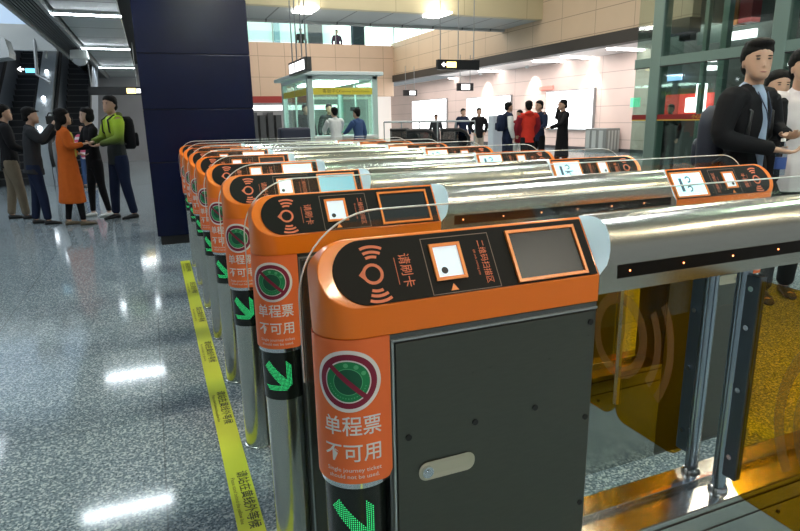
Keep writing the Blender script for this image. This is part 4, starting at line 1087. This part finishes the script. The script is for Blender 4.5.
def backpack(label, base, heading, w, h, d, z0, m):
    t = thing('backpack', label, 'backpack', (0,0,0))
    b = MB(); rings = []
    for f, s in ((0,.75),(.06,.95),(.3,1),(.7,1),(.9,.9),(1,.6)):
        pts = rrect(w*s, d*s, min(w, d)*s*.4, 5, 0, -d/2); rings.append([(x, y, z0+h*f) for x, y in pts])
    b.loft(rings); b.build('pack_body', m, t, smooth=60)
    b = MB(); rings = []
    for f, s in ((.08,.7),(.14,.9),(.42,.9),(.5,.7)):
        pts = rrect(w*.8*s, .06, .025, 4, 0, -d-.015); rings.append([(x, y, z0+h*f) for x, y in pts])
    b.loft(rings); b.build('front_pocket', m, t, smooth=60)
    for s in (-1, 1):
        b = MB(); b.tube([(s*w*.3, .0, z0+h*.95), (s*w*.33, .10, z0+h*1.04), (s*w*.34, .19, z0+h*.9), (s*w*.38, .19, z0+h*.55), (s*w*.42, .05, z0+h*.25), (s*w*.4, -.02, z0+h*.15)], (.012), 8); b.build('strap', black, t, smooth=60)
    t.location = base; t.rotation_euler = (0,0,heading-PI/2); return t
pf = Vector(fl(124, 218)); hd = Vector((math.cos(deg(205)), math.sin(deg(205)), 0))
backpack('black backpack worn by the tall person with green shoulders', pf-hd*.10, deg(205), .30, .46, .18, 1.00, blackc)
# video camera
pc = Vector(fl(43, 224)); h2 = Vector((math.cos(deg(5)), math.sin(deg(5)), 0)); 
c0 = pc+h2*.36+Vector((0,0,1.42))
t = thing('video_camera', 'black video camera held by the operator in the dark jacket', 'camera', c0)
b = MB(); b.box(c0+Vector((-.12,-.05,-.05)), c0+Vector((.10,.05,.06))); b.build('camera_body', black, t, bevel=.008)
b = MB(); b.tube([c0+Vector((.10,0,0)), c0+Vector((.20,0,0))], [.035,.042], 16); b.build('lens', black_gloss, t, smooth=40)
b = MB(); b.tube([c0+Vector((-.1,0,.06)), c0+Vector((-.08,0,.10)), c0+Vector((.06,0,.10)), c0+Vector((.08,0,.06))], .009, 8); b.build('handle', black, t, smooth=50)
b = MB(); b.box(c0+Vector((.0,-.13,-.04)), c0+Vector((.12,-.12,.04))); b.build('flip_screen', screen_lit, t)

# ---- right far group
def pd(x, y, D): p = at_d(x, y, D); return (p.x, p.y, 0)
build_person('distant person in dark top behind the middle escalator balustrade', pd(436, 112, 22), deg(260), 1.50, top=charcoal, bottom=blackc, vox=.016)
build_person('distant person in dark jacket left of the one in beige trousers', pd(463, 108, 20), deg(265), 1.66, top=navy, bottom=blackc, vox=.016)
build_person('person in black jacket and beige trousers, hands in pockets, facing the camera', pd(479, 109, 18), deg(255), 1.64, top=blackc, bottom=beigec, vox=.014, arms={'r': ((.165,-.02,.66), (.11,.03,.56)), 'l': ((-.165,-.02,.66), (-.11,.03,.56))})
t4, _, _ = build_person('person in navy vest with white sleeves standing in profile', pd(508, 103, 15), deg(350), 1.72, top=navy, bottom=navy, sleeve=whitec, vox=.013)
p4 = Vector(pd(508, 103, 15)); h4 = Vector((math.cos(deg(350)), math.sin(deg(350)), 0)); backpack('navy backpack worn by the person with white sleeves', p4-h4*.09, deg(350), .30, .42, .17, 1.0, navy)
build_person('small person in dark red top between the white sleeves and the red jacket', pd(520, 112, 15.2), deg(200), 1.52, top=darkred, bottom=whitec, sleeve=whitec, female=True, hair='tied', vox=.014)
build_person('person in bright red hooded jacket seen from behind', pd(529, 101, 13.3), deg(75), 1.70, top=redc, bottom=blackc, hood=redc, sleeve=darkred, vox=.011, arms={'r': ((.15,.03,.66), (.12,.10,.56)), 'l': ((-.15,.03,.66), (-.12,.10,.56))})
build_person('person in navy jacket right behind the red jacket', pd(540, 101, 14.1), deg(190), 1.72, top=navy, bottom=blackc, vox=.012, arms={'l': ((-.15,.03,.66), (-.1,.13,.60))})
build_person('person in long black coat with raised arm in front of the lit poster', pd(564, 101, 13.7), deg(170), 1.72, top=blackc, bottom=blackc, coat=blackc, coat_len=.26, hair='short', vox=.011, inner=darkred,
    arms={'r': ((.16,.01,.74), (.10,.02,.90)), 'l': ((-.15,.10,.68), (-.12,.24,.64))})
build_person('person walking behind the lift glass, left of the dark backpack', (11.6, at_x(671, 110, 11.6).y, 0), deg(200), 1.58, top=blackc, bottom=blackc, vox=.014)
# ---- booth people
build_person('person in white shirt leaning on the booth counter', (3.98, 13.35, 0), deg(100), 1.66, top=whitec, bottom=navy, vox=.012, lean=.10, arms={'r': ((.14,.10,.68), (.08,.22,.63)), 'l': ((-.14,.10,.68), (-.08,.22,.63))})
build_person('person in blue jacket at the booth counter, right of the white shirt', (4.50, 13.18, 0), deg(125), 1.62, top=denim, bottom=navy, vox=.012, lean=.06, arms={'l': ((-.14,.10,.68), (-.06,.22,.64))})
build_person('taller person in dark clothes behind the booth glass, facing out', (4.25, 14.9, 0), deg(270), 1.78, top=charcoal, bottom=blackc, vox=.013)
build_person('second person inside the booth, half hidden on the left', (3.80, 15.7, 0), deg(285), 1.80, top=charcoal, bottom=blackc, vox=.014)
# ---- mezzanine people
for x, lab in ((301, 'dark figure behind the mezzanine railing near the hanging rods'), (337, 'dark figure in purple behind the mezzanine railing, halfway along')):
    p = at_y(x, 40, 30.2); tt, _, _ = build_person(lab, (p.x, p.y, 4.6), deg(265), 1.62, top=charcoal if x < 320 else cl('purple', (.10,.04,.09)), bottom=blackc, vox=.02, face=False, seated=True)
    b = MB(); b.box((p.x-.3, p.y-.12, 4.6), (p.x+.3, p.y+.3, 4.98)); tag(b.build('bench', grey_metal, None, bevel=.01), ['low bench under the figure near the hanging rods, mezzanine', 'low bench under the purple figure, mezzanine'][x > 320], 'bench')

# ---- two men at the right
M1 = at_d(757, 40, 3.72); hb = deg(275)
t1, Q1, H1 = build_person('man in black jacket over a pale blue shirt, holding a water bottle', (M1.x, M1.y, 0), hb, 1.79, top=blackc, bottom=blackc, inner=blue_shirt, hair='quiff', vox=.0075, head_turn=deg(-36), cut='open',
    arms={'r': ((.150,.0,.665), (.03,.120,.630)), 'l': ((-.15,.01,.69), (-.065,.105,.675))})
Scale.H = 1.79
# shirt front and lanyard showing between the jacket edges
def local_child(mb, name, m, parent, vox=None):
    """build in the person's own coordinates"""
    loc, rot = parent.location.copy(), parent.rotation_euler.copy()
    if vox: o = remesh(name, mb, vox, m, parent, 2)
    else:
        o = MB.build(mb, name, m, None, smooth=50); o.parent = parent
    return o
sh = MB(); limb(sh, [Q1(.004,.026,.50), Q1(.004,.032,.60), Q1(.004,.030,.72), Q1(0,.020,.80), Q1(0,.006,.838)], [(.030,.050),(.026,.046),(.026,.046),(.030,.040),(.034,.034)]); local_child(sh, 'shirt', blue_shirt, t1, .008)
ly = MB(); ly.tube([Q1(-.028,.045,.825), Q1(-.014,.075,.76), Q1(0,.083,.70), Q1(.014,.075,.76), Q1(.028,.045,.825)], .004, 6); local_child(ly, 'lanyard', mat('lanyard_dark', (.02,.03,.06), .5), t1)
tr = Matrix.Rotation(hb-PI/2, 3, 'Z'); hv = Vector((math.cos(hb), math.sin(hb), 0))
backpack('dark navy backpack worn by the man with the water bottle', Vector((M1.x, M1.y, 0))-hv*.10, hb, .32, .44, .17, .96, mat('pack_navy', (.012,.016,.035), .6))
hp = Vector((M1.x, M1.y, 0)) + tr @ Q1(.008, .142, .612)
t = thing('water_bottle', 'clear plastic water bottle with a blue label held by the man in the black jacket', 'bottle', hp)
b = MB(); b.lathe(hp, [(.002,-.13),(.028,-.128),(.031,-.12),(.031,-.03),(.0315,.0),(.029,.03),(.014,.065),(.012,.075),(.012,.08)], 20); b.build('bottle_body', glass_mat('pet_plastic', (.75,.85,.92), .15), t, smooth=50)
b = MB(); b.lathe(hp, [(.0318,-.09),(.0322,-.088),(.0322,-.02),(.0318,-.018)], 20); b.build('bottle_label', mat('bottle_blue', (.05,.10,.32), .4), t, smooth=50)
b = MB(); b.lathe(hp, [(.0138,.078),(.0138,.095),(.001,.096)], 16); b.build('cap', white_p, t, smooth=50)

M2 = at_d(806, 50, 4.05)
t2, Q2, H2 = build_person('man in white shirt and open dark jacket at the right edge', (M2.x, M2.y, 0), deg(235), 1.77, top=white_shirt, bottom=blackc, inner=white_shirt, vox=.0075, head_turn=deg(10),
    arms={'r': ((.150,-.03,.66), (.13,.06,.50)), 'l': ((-.15,-.02,.66), (-.13,.06,.51))}, sleeve=blackc)
Scale.H = 1.77
jk = MB()
for s in (-1, 1): limb(jk, [Q2(s*.075,.0,.50), Q2(s*.072,.0,.63), Q2(s*.078,.002,.72), Q2(s*.070,-.004,.80)], [(.040,.070),(.036,.066),(.040,.072),(.040,.056)])
local_child(jk, 'open_jacket', blackc, t2, .009)
bt = MB(); limb(bt, [Q2(0,0,.545), Q2(0,0,.56)], [(.092,.068),(.092,.068)]); local_child(bt, 'belt', black, t2, .008)
M3 = at_d(775, 66, 4.5)
build_person('person mostly hidden between the two men at the right', (M3.x+.05, M3.y, 0), deg(240), 1.66, top=blackc, bottom=blackc, vox=.012)

# ================================================================== LIGHT
def area(name, loc, size, energy, color, rot=(0,0,0), sy=None):
    l = bpy.data.lights.new(name, 'AREA'); l.energy = energy; l.color = color; l.shape = 'RECTANGLE'; l.size = size; l.size_y = sy or size
    o = bpy.data.objects.new(name, l); COL.objects.link(o); o.location = loc; o.rotation_euler = rot; return o
area('atrium_light', (6, 12, 6.6), 6, 420, (1,.95,.86), sy=9)
area('far_hall_light', (7, 23, 6.8), 8, 500, (1,.92,.82), sy=8)
area('right_hall_light', (13.7, 22, 3.45), 3, 700, (1,.93,.88), sy=26)
area('upper_level_light', (9, 31, 8), 12, 500, (.95,1,1), sy=4)
area('left_atrium_fill', (-4.5, 9, 5.4), 1.2, 170, (.85,.93,1), sy=9)  # fill added to lift the dark left atrium, no fixture there
w = bpy.data.worlds.new('world'); S.world = w; w.use_nodes = True
w.node_tree.nodes['Background'].inputs[0].default_value = (.72,.78,.80,1); w.node_tree.nodes['Background'].inputs[1].default_value = .29
S.view_settings.view_transform = 'Standard'; S.view_settings.look = 'None'; S.view_settings.gamma = 1; S.view_settings.use_curve_mapping = False
S.view_settings.exposure = 0.30
S.cycles.transparent_max_bounces = 48; S.cycles.max_bounces = 10
